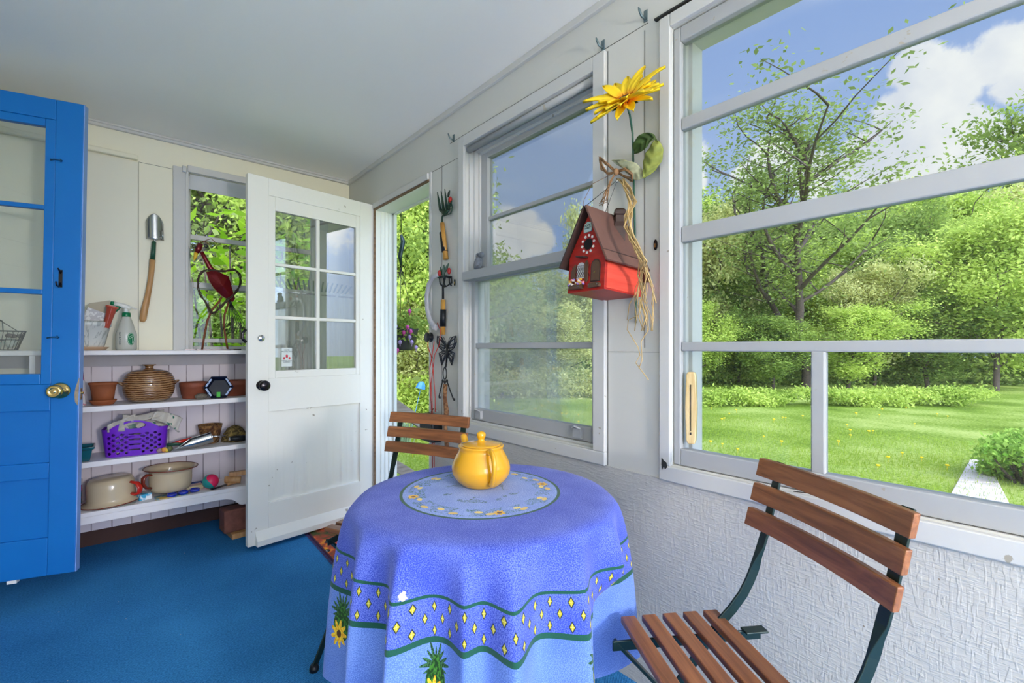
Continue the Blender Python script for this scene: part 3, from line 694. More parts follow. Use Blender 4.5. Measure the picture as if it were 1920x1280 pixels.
    fx = dx + 0.010; fy = up + 0.040; th = fy.atan2(fx); rl = (fx * fx + fy * fy).sqrt()
    pt = rl.lt((th * 9.0).cos() * 0.008 + 0.026); c = m.mix(pt, c, m.mix(m.noise(160, sv).step(0.4, 0.6), (0.80, 0.33, 0.01), (0.95, 0.70, 0.04))); c = m.mix(rl.lt(0.009), c, (0.07, 0.03, 0.01))
    # small worn patch
    px_, py_ = 0.437 * math.cos(math.radians(-22.5)), 0.437 * math.sin(math.radians(-22.5))
    q = ((x - px_).pow(2.0) * 0.6 + (y - py_).pow(2.0)).sqrt() + (m.noise(120, sv) - 0.5) * 0.016
    c = m.mix(q.lt(0.0065), c, (0.55, 0.50, 0.45))
    m.color(c); m.bump(nz + m.noise(900, sv, detail=1), 0.12, 0.001); m.b.inputs['Specular IOR Level'].default_value = 0.2
    m.b.inputs['Sheen Weight'].default_value = 0.15
    return m.m
mb, uv = cloth()
tcl = mb.build('tablecloth', clothm(), uv=uv)
tag(tcl, 'blue printed tablecloth with green bands and gourds draped over the round table', 'tablecloth')

def glaze(name, c, rough=0.12, var=0.06):
    m = Mat(name, rough); n = m.noise(14, detail=3); m.color(m.mix(n, tuple(v * (1 - var) for v in c), c)); m.bump(m.noise(18), 0.02, 0.003)
    m.b.inputs['Coat Weight'].default_value = 0.6; m.b.inputs['Coat Roughness'].default_value = 0.05; return m.m
M_YEL = glaze('yellow_glaze', (0.74, 0.37, 0.010))
tp = thing('teapot', 'glossy yellow ceramic teapot in the middle of the blue tablecloth', 'teapot', (0.788, 1.044, TZ + 0.002))
body = [(0.0001, 0.0), (0.050, 0.0), (0.056, 0.002), (0.060, 0.006), (0.072, 0.016), (0.081, 0.030), (0.0845, 0.044), (0.083, 0.058), (0.077, 0.074), (0.069, 0.088), (0.0635, 0.098), (0.0625, 0.104), (0.0655, 0.109), (0.0655, 0.112), (0.062, 0.114), (0.059, 0.112)]
m = MB(); m.lathe(body, 48); m.build('body', M_YEL, tp, world=False, sub=1)
m = MB(); m.lathe([(0.059, 0.1115), (0.058, 0.1145), (0.048, 0.118), (0.030, 0.1205), (0.014, 0.122), (0.0085, 0.126), (0.009, 0.130), (0.0125, 0.134), (0.0142, 0.140), (0.0125, 0.146), (0.007, 0.150), (0.0001, 0.151)], 40)
m.build('lid', M_YEL, tp, world=False, sub=1)
hd = (-FW + RT * 0.42).normalized()
pts = [hd * r + Vector((0, 0, z)) for r, z in [(0.060, 0.100), (0.075, 0.108), (0.092, 0.106), (0.103, 0.094), (0.107, 0.076), (0.105, 0.056), (0.097, 0.036), (0.086, 0.022), (0.074, 0.018)]]
m = MB(); m.tube(pts, [0.010, 0.010, 0.0095, 0.009, 0.009, 0.009, 0.0088, 0.0085, 0.009], 14, sy=0.75); m.build('handle', M_YEL, tp, world=False, sub=1)
sd = -hd; sd = Vector((sd.x, sd.y, 0)) ; sd = (sd - RT * 0.10).normalized()
pts = [sd * r + Vector((0, 0, z)) for r, z in [(0.066, 0.035), (0.090, 0.050), (0.108, 0.078), (0.122, 0.104), (0.140, 0.120)]]
m = MB(); m.tube(pts, [0.024, 0.019, 0.014, 0.011, 0.0105], 14); m.build('spout', M_YEL, tp, world=False, sub=1)

# ------------------------------------------------------------------ folding bistro chairs
def make_chair(label):
    t = thing('folding_chair', label, 'chair', group=None)
    side = [(-.272, .835), (-.252, .75), (-.228, .66), (-.200, .575), (-.165, .505), (-.110, .445), (.02, .275), (.20, .0)]
    for sx in (-1, 1):
        x = 0.158 * sx; m = MB()
        path = [(-.268, .822, .012, .003), (-.248, .74, .012, .003), (-.230, .665, .012, .003), (-.216, .622, .0115, .0035), (-.208, .600, .0075, .0065), (-.202, .580, .0045, .0105), (-.197, .565, .003, .012), (-.186, .540, .003, .012),
                (-.168, .508, .003, .012), (-.140, .474, .003, .012), (-.105, .440, .003, .012), (-.03, .341, .003, .012), (.05, .236, .003, .012), (.13, .118, .003, .012), (.205, .003, .003, .012)]
        vs = []
        for i, (py, pz_, wx, wp) in enumerate(path):
            p0, p1 = path[max(0, i - 1)], path[min(len(path) - 1, i + 1)]; d = Vector((0, p1[0] - p0[0], p1[1] - p0[1])).normalized(); nn = Vector((0, -d.z, d.y)) * wp
            c = Vector((x, py, pz_)); vx = Vector((wx, 0, 0)); vs += [c - vx - nn, c + vx - nn, c + vx + nn, c - vx + nn]
        k = len(path) - 1
        m.add(vs, [(0, 1, 2, 3), (k * 4 + 3, k * 4 + 2, k * 4 + 1, k * 4)] + [(i * 4 + e, i * 4 + 4 + e, i * 4 + 4 + (e + 1) % 4, i * 4 + (e + 1) % 4) for i in range(k) for e in range(4)])
        up = m.build('back_upright', M_FRAME, t, world=False, bevel=0.0015)
        m = MB(); x2 = 0.140 * sx
        m.bar((x2, .155, .432), (x2, -.245, .0), 0.007, 0.024, (0, 1, 1)); m.build('rear_leg', M_FRAME, t, world=False, bevel=0.0015)
        m = MB(); m.bar((0.132 * sx, -.195, .428), (0.132 * sx, .165, .428), 0.006, 0.022); m.bar((0.128 * sx, -.205, .440), (0.128 * sx, -.150, .440), 0.026, 0.005)
        m.build('seat_rail', M_FRAME, t, world=False, bevel=0.0015)
        for y, z, xx in ((.20, .0, x), (-.245, .0, x2)):
            m = MB(); m.lathe([(0.015, 0.0), (0.016, 0.010), (0.011, 0.022)], 12, (xx, y, 0)); m.build('foot_glide', M_BLACK, t, world=False)
    for y, z in ((.10, .158), (-.17, .075)):
        m = MB(); w = .158 if y > 0 else .14; m.bar((-w, y, z), (w, y, z), 0.018, 0.005); m.build('stretcher', M_FRAME, t, world=False)
    for k in range(5):
        m = MB(); y = -.105 + .0525 * k; m.box(-.195, .195, y - .018, y + .018, .440, .456); m.build('seat_slat', M_TEAK, t, world=False, bevel=0.003)
    for k in range(3):
        z = .804 - .060 * k; y = -.256 + .0155 * k + .010
        n = Vector((0, .97, .245)); m = MB()
        def sl(u, v, z=z, y=y): return (0, 0, 0)
        N = 14; vs = []
        for i in range(N + 1):
            x = -.195 + .39 * i / N; bow = -0.016 * (1 - (x / .195) ** 2)
            for dy, dz in ((.0, -.021), (.014, -.021), (.014, .021), (.0, .021)): vs.append((x, y + bow + dy - dz * .25, z + dz))
        fs = [(i * 4 + a, i * 4 + (a + 1) % 4, i * 4 + 4 + (a + 1) % 4, i * 4 + 4 + a) for i in range(N) for a in range(4)] + [(3, 2, 1, 0), (N * 4, N * 4 + 1, N * 4 + 2, N * 4 + 3)]
        m.add(vs, fs); m.build('back_slat', M_TEAK, t, world=False, bevel=0.0025)
    return t
ch = make_chair('teak slat folding chair at the right, below the large window')
ch.location = (0.912, 0.431, 0); ch.rotation_euler = (0, 0, math.radians(56.3)); ch['group'] = 'slatted folding chairs at the table'
c2 = copy_tree(ch); c2.location = (0.76, 1.56, 0); c2.rotation_euler = (0, 0, math.radians(114.2)); c2['label'] = 'teak slat folding chair behind the table, in front of the open doorway'

# ------------------------------------------------------------------ added fill globe behind the camera, out of view
fl = thing('fill_lamp', 'added fill lamp, an unseen glowing globe on a pole behind the camera', 'lamp', (0.60, -2.02, 0))
m = MB(); m.lathe([(0.0001, 0), (0.14, 0), (0.14, 0.015), (0.02, 0.03), (0.0001, 0.03)], 32); m.build('base', M_BLACK, fl, world=False)
m = MB(); m.tube([(0, 0, 0.02), (0, 0, 1.04)], 0.011, 12); m.build('pole', M_BLACK, fl, world=False)
gm_ = bpy.data.materials.new('fill_glow'); gm_.use_nodes = True; gn = gm_.node_tree; gn.nodes.clear(); ge = gn.nodes.new('ShaderNodeEmission'); go = gn.nodes.new('ShaderNodeOutputMaterial')
ge.inputs[0].default_value = (1.0, 0.93, 0.87, 1); ge.inputs[1].default_value = FILL_POWER; gn.links.new(ge.outputs[0], go.inputs[0])
m = MB(); m.ell((0, 0, 1.19), (0.155, 0.155, 0.155), 32, 20); m.build('fill_globe', gm_, fl, world=False)

# ------------------------------------------------------------------ mat
def rugm():
    m = Mat('sunflower_doormat', 0.95); x, y, z = m.xyz(); n = m.noise(16, detail=5, dist=1.0); v = m.voro(9.5, m.map((1, 1, 0)))
    vn = m.new('ShaderNodeTexVoronoi')
    base = m.ramp(n * 0.7 + v * 0.5, [(0.25, (0.9, 0.62, 0.03)), (0.42, (0.95, 0.42, 0.02)), (0.56, (0.55, 0.06, 0.03)), (0.75, (0.06, 0.08, 0.02))])
    c = m.mix(v.lt(0.20), base, (0.012, 0.012, 0.02)); c = m.mix(v.lt(0.10) * m.noise(130).gt(0.5), c, (0.5, 0.5, 0.55))
    m.color(c); m.bump(m.noise(200), 0.5, 0.003); return m.m
m = MB(); m.box(-0.19, 0.19, -0.42, 0.42, 0.001, 0.010)
rg = m.build('doormat', rugm(), world=False, bevel=0.003); rg.location = (1.045, 2.50, 0); rg.rotation_euler = (0, 0, math.radians(-2)); tag(rg, 'orange and yellow sunflower doormat on the blue carpet by the open door', 'doormat')
m = MB(); m.box(-0.197, -0.19, -0.425, 0.425, 0.001, 0.011); m.box(0.19, 0.197, -0.425, 0.425, 0.001, 0.011); m.box(-0.19, 0.19, 0.42, 0.427, 0.001, 0.011); m.box(-0.19, 0.19, -0.427, -0.42, 0.001, 0.011)
m.build('binding', paint('purple_binding', (0.06, 0.012, 0.05), 0.9), rg, world=False)
m = MB()
for k in range(90):
    y = -0.42 + k * 0.0094; m.bar((-0.196, y, 0.005), (-0.212, y + random.uniform(-.004, .004), 0.003), 0.003, 0.002)
m.build('fringe', paint('purple_fringe', (0.10, 0.05, 0.16), 0.9), rg, world=False)

# ------------------------------------------------------------------ bookcase
YF = 3.05; BX0, BX1 = -0.30, 0.655; YBK = 3.325
bc = thing('bookcase', 'low white painted bookcase with beadboard back under the window', 'bookcase', (0.18, 3.18, 0))
for z0, z1, yf in ((1.064, 1.087, YF), (0.784, 0.811, YF), (0.513, 0.540, YF), (0.272, 0.294, YF)):
    m = MB(); m.box(BX0 + 0.02 if z0 < 1 else XL + 0.01, BX1 - 0.02 if z0 < 1 else BX1 + 0.01, yf, YBK - 0.012, z0, z1); m.build('shelf', M_SHELF, bc, bevel=0.003)
m = MB(); m.box(BX0 + 0.0, BX1, YBK - 0.012, YBK, 0.125, 1.064); m.build('back_panel', M_BEAD, bc)
for x in (BX0, BX1 - 0.02):
    m = MB(); m.box(x, x + 0.02, YF + 0.004, YBK, 0.165, 1.064); m.build('side_panel', M_SHELF, bc, bevel=0.002)
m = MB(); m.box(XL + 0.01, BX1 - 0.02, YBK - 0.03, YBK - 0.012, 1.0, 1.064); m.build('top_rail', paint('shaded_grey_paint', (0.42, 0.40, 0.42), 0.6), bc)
m = MB()
pl = [(BX0, 0.165), (BX0, 0.272), (BX1, 0.272), (BX1, 0.185), (0.560, 0.185), (0.545, 0.192), (0.528, 0.212), (0.508, 0.226), (0.480, 0.233), (0.44, 0.236), (-0.12, 0.238), (-0.18, 0.230), (-0.21, 0.20), (-0.23, 0.165)]
m.prism(pl, -0.018, 0.0, Matrix(((1, 0, 0, 0), (0, 0, -1, YF), (0, 1, 0, 0), (0, 0, 0, 1)))); m.build('apron', M_SHELF, bc, bevel=0.002)
m = MB(); m.box(0.60, BX1, YF + 0.02, YF + 0.07, 0.165, 0.272); m.build('corner_post', M_SHELF, bc)
m = MB(); m.box(0.607, 0.618, YF + 0.03, YF + 0.045, 0.815, 1.06); tag(m.build('picture_frame_edge', M_CREAM), 'narrow cream strip leaning upright at the right end of the upper shelf', 'strip')
def brick(name, c, s, rz, mat, label, cat, bv=0.006):
    m = MB(); m.box(-s[0] / 2, s[0] / 2, -s[1] / 2, s[1] / 2, 0, s[2]); o = m.build(name, mat, world=False, bevel=bv); o.location = c; o.rotation_euler = (0, 0, rz); return tag(o, label, cat)
M_BRICK = paint('old_brick', (0.23, 0.085, 0.065), 0.9, var=0.35, scale=30, bump=0.6)
brick('wood_block', (0.575, 3.105, 0.0), (0.15, 0.13, 0.030), 0.10, M_LWOOD, 'flat pale wood block on the carpet under the brick', 'block', 0.002)
brick('brick', (0.535, 3.125, 0.030), (0.135, 0.11, 0.130), 0.08, M_BRICK, 'weathered red brick propping the right corner of the bookcase', 'brick', 0.008)

# ------------------------------------------------------------------ shelf contents: upper shelf
ZA = 0.8115; ZB = 0.5405; ZCc = 0.2945; ZT = 1.0875
def pot(name, label, x, y, z, prof, mat, n=36, cat='pot', parts=None, sx=1, sy=1):
    t = thing(name, label, cat, (x, y, z)); m = MB(); m.lathe(prof, n, sx=sx, sy=sy); m.build('body', mat, t, world=False); return t
t = thing('flower_pot', 'small terracotta pot in its saucer beside the brown casserole', 'pot', (-0.046, 3.13, ZA))
m = MB(); m.lathe([(0.040, 0.012), (0.047, 0.070), (0.052, 0.100), (0.057, 0.103), (0.0585, 0.112), (0.055, 0.113), (0.050, 0.103), (0.040, 0.03), (0.0001, 0.028)], 36); m.build('pot', M_TERRA, t, world=False)
m = MB(); m.lathe([(0.0001, 0.0), (0.040, 0.0), (0.053, 0.020), (0.055, 0.024), (0.051, 0.023), (0.040, 0.008), (0.0001, 0.007)], 36); m.build('saucer', M_TERRA, t, world=False)
t = thing('spray_tube', 'white tube with a red cap at the left end of the upper shelf', 'tube', (-0.137, 3.12, ZA))
m = MB(); m.lathe([(0.0001, 0), (0.026, 0.0), (0.027, 0.01), (0.024, 0.12), (0.021, 0.135)], 24)
def tubm():
    q = Mat('printed_tube', 0.4); n = q.noise(42, detail=1); q.color(q.mix(n.step(0.62, 0.66), (0.72, 0.68, 0.70), (0.65, 0.05, 0.16))); return q.m
m.build('body', tubm(), t, world=False)
m = MB(); m.lathe([(0.0215, 0.128), (0.020, 0.140), (0.0165, 0.192), (0.015, 0.195), (0.0001, 0.196)], 24); m.build('cap', M_REDE, t, world=False)
def stonew():
    q = Mat('ribbed_stoneware', 0.25); x, y, z = q.xyz(); f = (z * 560.0 + q.noise(12) * 9).sin() * 0.5 + 0.5; n = q.noise(60, q.map((1, 1, 9)), detail=3)
    c = q.mix((f * 0.45 + n * 0.9).step(0.45, 0.95), (0.11, 0.040, 0.013), (0.44, 0.25, 0.11)); q.color(q.mix(z.lt(0.012), c, (0.34, 0.27, 0.20))); q.bump(f, 0.6, 0.003); q.b.inputs['Coat Weight'].default_value = .4; return q.m
M_STONE = stonew()
t = thing('casserole_dish', 'ribbed brown stoneware casserole with lid on the upper shelf', 'casserole', (0.140, 3.17, ZA))
m = MB(); m.lathe([(0.0001, 0), (0.072, 0.0), (0.092, 0.012), (0.108, 0.04), (0.113, 0.070), (0.112, 0.098), (0.1115, 0.103)], 48)
m.build('bowl', M_STONE, t, world=False)
for s in (-1, 1):
    m = MB(); m.tube([(0.108 * s, 0, 0.094), (0.122 * s, 0, 0.104), (0.132 * s, 0, 0.108)], [0.010, 0.008, 0.004], 8, sy=2.2); m.build('handle', M_STONE, t, world=False)
m = MB(); m.lathe([(0.113, 0.102), (0.1145, 0.107), (0.110, 0.125), (0.098, 0.148), (0.078, 0.163), (0.050, 0.170), (0.026, 0.172), (0.018, 0.178), (0.017, 0.186), (0.022, 0.193), (0.030, 0.196), (0.029, 0.199), (0.0001, 0.196)], 48)
m.build('lid', M_STONE, t, world=False)
panp = [(0.0001, 0), (0.055, 0.0), (0.058, 0.004), (0.060, 0.022), (0.0635, 0.024), (0.068, 0.062), (0.071, 0.064), (0.0725, 0.092), (0.068, 0.093), (0.060, 0.06), (0.0001, 0.058)]
t = thing('bulb_pan', 'low terracotta bulb pan on the shelf left of the dark glass dish', 'pot', (0.345, 3.19, ZA)); m = MB(); m.lathe(panp, 40); m.build('body', M_TERRAD, t, world=False)
t2_ = copy_tree(t); t2_.location = (0.555, 3.215, ZA); t2_['label'] = 'low terracotta bulb pan half hidden right of the dark glass dish'
for o in (t, t2_): o['group'] = 'bulb pans on the upper shelf'
m = MB(); m.ell((0, 0, 0.017), (0.031, 0.022, 0.017), 20, 12); o = m.build('stone', paint('speckled_stone', (0.20, 0.17, 0.13), 0.8, var=0.6, scale=160), world=False); o.location = (0.365, 3.085, ZA); tag(o, 'oval speckled stone on the shelf in front of the bulb pan', 'stone')
def darkglass():
    q = Mat('dark_glass', 0.25); q.color(q.mix(q.noise(20), (0.004, 0.006, 0.02), (0.01, 0.014, 0.035))); q.b.inputs['Specular IOR Level'].default_value = 0.3; return q.m
M_DG = darkglass()
t = thing('hexagonal_dish', 'dark blue hexagonal glass dish standing on edge', 'dish', (0.452, 3.095, ZA))
hexf = lambda R: [(R * math.cos(PI / 3 * k), R * math.sin(PI / 3 * k) * 0.98) for k in range(6)]
m = MB(); Kf = Matrix.Translation((0, 0, 0.060)) @ Matrix.Rotation(math.radians(-14), 4, 'Z') @ Matrix.Rotation(math.radians(78), 4, 'X')
R0, R1 = hexf(0.073), hexf(0.052); vs = [(p[0], p[1], 0.022) for p in R0] + [(p[0] * 1.0, p[1] * 1.0, 0.018) for p in hexf(0.066)] + [(p[0], p[1], -0.012) for p in R1] + [(p[0], p[1], -0.016) for p in hexf(0.056)] + [(p[0], p[1], 0.016) for p in R0]
m.M = Kf
fs = []
for a, b in ((0, 1), (1, 2), (3, 4), (4, 0)):
    for k in range(6): fs.append((a * 6 + k, a * 6 + (k + 1) % 6, b * 6 + (k + 1) % 6, b * 6 + k))
fs += [(12, 13, 14, 15, 16, 17), (23, 22, 21, 20, 19, 18)]
m.add(vs, fs); m.build('dish', M_DG, t, world=False)
m = MB(); m.M = Kf
M_INLAY = paint('pale_blue_inlay', (0.35, 0.45, 0.70), 0.2, bump=0)
for k in (0, 2, 3, 5):
    p = Vector((*hexf(0.064)[k], 0.0205)); q = Vector((*hexf(0.064)[(k + 1) % 6], 0.0205)); a = p.lerp(q, 0.12); b = p.lerp(q, 0.5); c = p.lerp(q, 0.54); d = p.lerp(q, 0.9)
    m.bar(a, b, 0.009, 0.003, (0, 0, 1)); m.bar(c, d, 0.009, 0.003, (0, 0, 1)); m.build('inlay', M_INLAY, t, world=False); m = MB(); m.M = Kf
m = MB(); m.M = Kf; m.box(-0.009, 0.009, -0.058, -0.028, 0.019, 0.0225); m.build('price_sticker', paint('green_sticker', (0.03, 0.40, 0.02), 0.5, bump=0), t, world=False)

# middle shelf
M_TEAL = glaze('teal_glaze', (0.010, 0.10, 0.13))
t = thing('square_planter', 'small teal glazed planter at the left of the middle shelf', 'pot', (-0.135, 3.12, ZB))
m = MB(); K = Matrix.Rotation(PI / 4, 4, 'Z'); m.M = K
m.lathe([(0.0001, 0), (0.055, 0.0), (0.058, 0.006), (0.070, 0.055), (0.082, 0.060), (0.084, 0.072), (0.076, 0.072), (0.064, 0.058), (0.0001, 0.056)], 4, smooth=False); m.build('body', M_TEAL, t, world=False, bevel=0.003)
# purple basket
M_PUR = paint('purple_plastic', (0.155, 0.018, 0.52), 0.32, bump=0.02, var=0.06)
t = thing('laundry_basket', 'purple plastic basket with round holes holding a canvas bag', 'basket', (0.088, 3.165, ZB)); BK = t
L, Wd = 0.135, 0.085; NP = 380
def per(u):
    "rounded rectangle outline, u in 0..1"
    a = u * 2 * PI; e = 0.42
    c, s = math.cos(a), math.sin(a); return (L * math.copysign(abs(c) ** e, c), Wd * math.copysign(abs(s) ** e, s))
def hole(x, z):
    r = 0.0078
    i = round((z - 0.018) / 0.0135)
    for j in (i - 1, i, i + 1):
        if not 0 <= j <= 7: continue
        zz = 0.018 + j * 0.0135; k = round((x - 0.017 * (j % 2)) / 0.034); xx = k * 0.034 + 0.017 * (j % 2)
        if abs(xx) < 0.116 and (x - xx) ** 2 + (z - zz) ** 2 < r * r * 0.8: return True
    return (x / 0.045) ** 2 + ((z - 0.158) / 0.017) ** 2 < 1
def top(x): return 0.142 + 0.042 * max(0, math.cos(min(PI / 2, abs(x) / 0.098 * PI / 2))) ** 0.8
M_ = MB(); NZ = 130; vs = []; idx = {}
def bp(i, j):
    x, y = per((i % NP) / NP); v = j / NZ; z = v * top(x) ; f = 0.90 + 0.10 * (z / 0.12); return (x * f, y * f, z)
fs = []
for j in range(NZ):
    for i in range(NP):
        a = bp(i, j); b = bp(i + 1, j + 1); cx, cz = (a[0] + b[0]) / 2, (a[2] + b[2]) / 2
        if abs((a[1] + b[1]) / 2) > Wd * 0.45 and hole(cx, cz): continue
        q = []
        for ii, jj in ((i, j), (i + 1, j), (i + 1, j + 1), (i, j + 1)):
            key = (ii % NP, jj)
            if key not in idx: idx[key] = len(vs); vs.append(bp(*key))
            q.append(idx[key])
        fs.append(q)
M_.add(vs, fs, True); bo = M_.build('shell', M_PUR, t, world=False, solid=0.003)
m = MB(); m.prism([tuple(c * 0.9 for c in per(k / 60)) for k in range(60)], 0.0, 0.003); m.build('bottom', M_PUR, t, world=False)
t.rotation_euler = (0, 0, math.radians(-8))
def canvas():
    q = Mat('canvas_bag', 0.9); n = q.noise(6, detail=3); g = q.noise(17, detail=3, dist=1.2)
    q.color(q.mix(g.step(0.60, 0.63) * q.xyz()[0].step(-0.1, 0.0), q.mix(n, (0.42, 0.38, 0.33), (0.66, 0.62, 0.56)), (0.01, 0.13, 0.09))); q.bump(q.noise(500, detail=1) + q.noise(14, detail=3) * 3, 0.5, 0.004); return q.m
t = thing('canvas_bag', 'crumpled natural canvas bag stuffed into the purple basket', 'bag', (0.10, 3.165, ZB + 0.02))
m = MB()
def bagf(u, v):
    x = -0.125 + 0.25 * u + 0.012 * math.sin(v * 9); y = -0.068 + 0.136 * v
    z = 0.108 + 0.062 * math.sin(PI * u) ** 0.7 * math.sin(PI * v) ** 0.5 + 0.014 * math.sin(u * 21 + v * 5) * math.cos(v * 13 + u * 4)
    return (x, y, z)
m.grid(bagf, 60, 36); m.grid(lambda u, v: (-0.115 + 0.23 * u, -0.062 + 0.124 * v, 0.0), 4, 4)
m.build('body', canvas(), t, world=False, solid=0.003)
m = MB()                                           # the flap hanging over the right end of the basket
def flap(u, v):
    x = 0.055 + 0.115 * u + 0.012 * math.sin(v * 6); z = 0.205 - 0.012 * math.sin(v * 9 + 1) - (0.085 * u ** 1.8) * (0.4 + 0.6 * v) - 0.015 * v
    return (x, -0.10 + 0.045 * (1 - v) + 0.006 * math.sin(u * 14) - 0.0 * u, z - 0.03 * v)
m.grid(flap, 30, 20); m.build('flap', canvas(), t, world=False, solid=0.003)
m = MB(); m.grid(lambda u, v: (-0.07 + 0.17 * u, -0.085 + 0.03 * v + 0.004 * math.sin(u * 20), 0.168 + 0.028 * v - 0.010 * math.sin(u * PI * 1.4)), 30, 6); m.build('fold', canvas(), t, world=False, solid=0.004)
m = MB(); m.grid(lambda u, v: (-0.13 + 0.11 * u, -0.073 + 0.01 * math.sin(u * 9), 0.112 + 0.075 * v * (0.35 + 0.65 * u) + 0.01 * math.sin(v * 8)), 20, 10); m.build('side_fold', canvas(), t, world=False, solid=0.003)
# ornament, scoop, red tool
t = thing('flower_ornament', 'tiny pink and yellow flower ornament in front of the purple basket', 'ornament', (0.198, 3.075, ZB))
for (x, z, r, c) in ((-0.02, 0.013, .013, (0.30, 0.20, 0.22)), (0.0, 0.015, .013, (0.65, 0.28, 0.05)), (0.012, 0.012, .012, (0.70, 0.50, 0.05)), (0.024, 0.016, .015, (0.10, 0.12, 0.04))):
    m = MB(); m.ell((x, 0, z), (r, r * .8, r), 10, 8); m.build('bud', paint('bud_glaze', c, 0.5, bump=0.4), t, world=False)
t = thing('metal_scoop', 'shiny aluminium scoop with a thin handle lying on the middle shelf', 'scoop', (0.33, 3.105, ZB))
m = MB(); K = Matrix.Rotation(math.radians(3), 4, 'Z') @ Matrix.Rotation(math.radians(-13), 4, 'Y'); m.M = K
def sc(u, v):
    a = -PI * 0.78 + PI * 1.56 * v; x = -0.105 + 0.20 * u; r = 0.031 * min(1, 0.2 + u * 1.6) if u < .5 else 0.031
    cut = 1.0 - max(0, 0.55 - u) * 1.2
    a *= max(0.42, cut); return (x, r * math.sin(a), 0.030 - r * math.cos(a))
m.grid(sc, 40, 24)
m.prism([(0.031 * math.sin(k / 20 * 2 * PI), 0.031 * math.cos(k / 20 * 2 * PI)) for k in range(20)], 0.093, 0.096, Matrix(((0, 0, 1, 0), (1, 0, 0, 0), (0, 1, 0, 0.030), (0, 0, 0, 1))))
m.build('bowl', M_STEEL, t, world=False, solid=0.0015)
m = MB(); m.M = K; m.tube([(0.094, 0, 0.034), (0.165, 0.01, 0.008)], 0.0035, 8); m.build('handle', M_STEEL, t, world=False)
t = thing('pruning_shears', 'closed pruning shears with red and green handles behind the scoop', 'shears', (0.275, 3.18, ZB))
m = MB(); m.tube([(-0.07, 0, 0.012), (0.0, 0, 0.030), (0.06, 0, 0.045)], [0.008, 0.010, 0.006], 8, sy=0.7); m.build('upper_handle', M_REDE, t, world=False)
m = MB(); m.tube([(-0.075, -0.01, 0.022), (-0.02, -0.01, 0.022), (0.05, -0.01, 0.010)], [0.009, 0.009, 0.004], 8, sy=0.7); m.build('lower_handle', M_GREENM, t, world=False)
def barkm(name, a, b):
    q = Mat(name, 0.9); n = q.noise(28, detail=5, dist=2.5); q.color(q.mix(n.step(0.35, 0.65), a, b)); q.bump(n, 1.0, 0.008); return q.m
M_COIR = barkm('coir', (0.06, 0.018, 0.006), (0.30, 0.15, 0.045)); M_MOSS = barkm('moss_fibre', (0.04, 0.025, 0.006), (0.26, 0.18, 0.05))
t = pot('coir_pot', 'rough brown coir pot behind the scoop on the middle shelf', 0.425, 3.215, ZB, [(0.0001, 0), (0.042, 0.0), (0.060, 0.098), (0.062, 0.108), (0.056, 0.108), (0.040, 0.03), (0.0001, 0.03)], M_COIR)
m = MB(); m.lathe([(0.070, 0), (0.066, 0.02), (0.055, 0.05), (0.038, 0.075), (0.018, 0.088), (0.0001, 0.092)], 30, wob=lambda a, z: 1 + 0.05 * math.sin(a * 9 + z * 90)); o = m.build('fibre_liner', M_MOSS, world=False); o.location = (0.548, 3.20, ZB); tag(o, 'upturned mossy fibre liner at the right end of the middle shelf', 'liner')
t = thing('garden_knife', 'tool with thick black handle lying before the fibre liner', 'tool', (0.54, 3.105, ZB + 0.022))
m = MB(); m.tube([(-0.035, 0, 0.006), (0.0, 0, 0.004), (0.08, 0, 0.0)], [0.012, 0.0165, 0.016], 12); m.build('grip', M_BLACK, t, world=False)
m = MB(); m.tube([(-0.040, 0, 0.006), (-0.032, 0, 0.006)], 0.013, 12); m.build('ferrule', M_STEEL, t, world=False)

# bottom shelf
enp = lambda: None
def enamel_pot(name, label, loc, tilt, flip, hmat, rz=0):
    t = thing(name, label, 'pot', loc, rz)
    K = Matrix.Rotation(tilt[0], 4, 'X') @ Matrix.Rotation(tilt[1], 4, 'Y')
    if flip: K = Matrix.Translation((0, 0, 0.0)) @ K @ Matrix.Translation((0, 0, 0.128)) @ Matrix.Rotation(PI, 4, 'X')
    m = MB(); m.M = K; m.lathe([(0.0001, 0), (0.078, 0.0), (0.088, 0.006), (0.096, 0.025), (0.0985, 0.060), (0.098, 0.100), (0.100, 0.112), (0.118, 0.122), (0.124, 0.1245), (0.118, 0.1255), (0.099, 0.115), (0.095, 0.10), (0.093, 0.03), (0.07, 0.006), (0.0001, 0.005)], 48); m.build('body', M_CREAM, t, world=False)
    m = MB(); m.M = K; m.tube([(0.124 * math.cos(a), 0.124 * math.sin(a), 0.1245) for a in [2 * PI * k / 48 for k in range(48)]], 0.0022, 6, closed=True); m.build('rim', M_RIMR, t, world=False)
    return t, K
t, K = enamel_pot('chamber_pot', 'cream enamel chamber pot upside down at the left of bottom shelf', (-0.012, 3.175, ZCc + 0.004), (0, math.radians(-3)), True, M_REDE)
m = MB(); m.M = K; hx = [(0.094, 0.090), (0.115, 0.098), (0.136, 0.090), (0.140, 0.065), (0.128, 0.040), (0.096, 0.030)]
a = math.radians(35)
m.tube([(r * math.cos(a), r * math.sin(a), z) for r, z in hx], [0.006, 0.008, 0.009, 0.009, 0.008, 0.006], 10, sy=1.8); m.build('handle', M_REDE, t, world=False)
t, K = enamel_pot('chamber_pot', 'cream enamel chamber pot standing upright on papers', (0.232, 3.175, ZCc + 0.018), (0, math.radians(2)), False, M_CREAM)
m = MB(); m.M = K; a = math.radians(205); hx = [(0.095, 0.100), (0.120, 0.104), (0.136, 0.090), (0.136, 0.060), (0.120, 0.036), (0.096, 0.030)]
m.tube([(r * math.cos(a), r * math.sin(a), z) for r, z in hx], [0.006, 0.007, 0.008, 0.008, 0.007, 0.006], 10, sy=1.8); m.build('handle', M_RIMR, t, world=False)
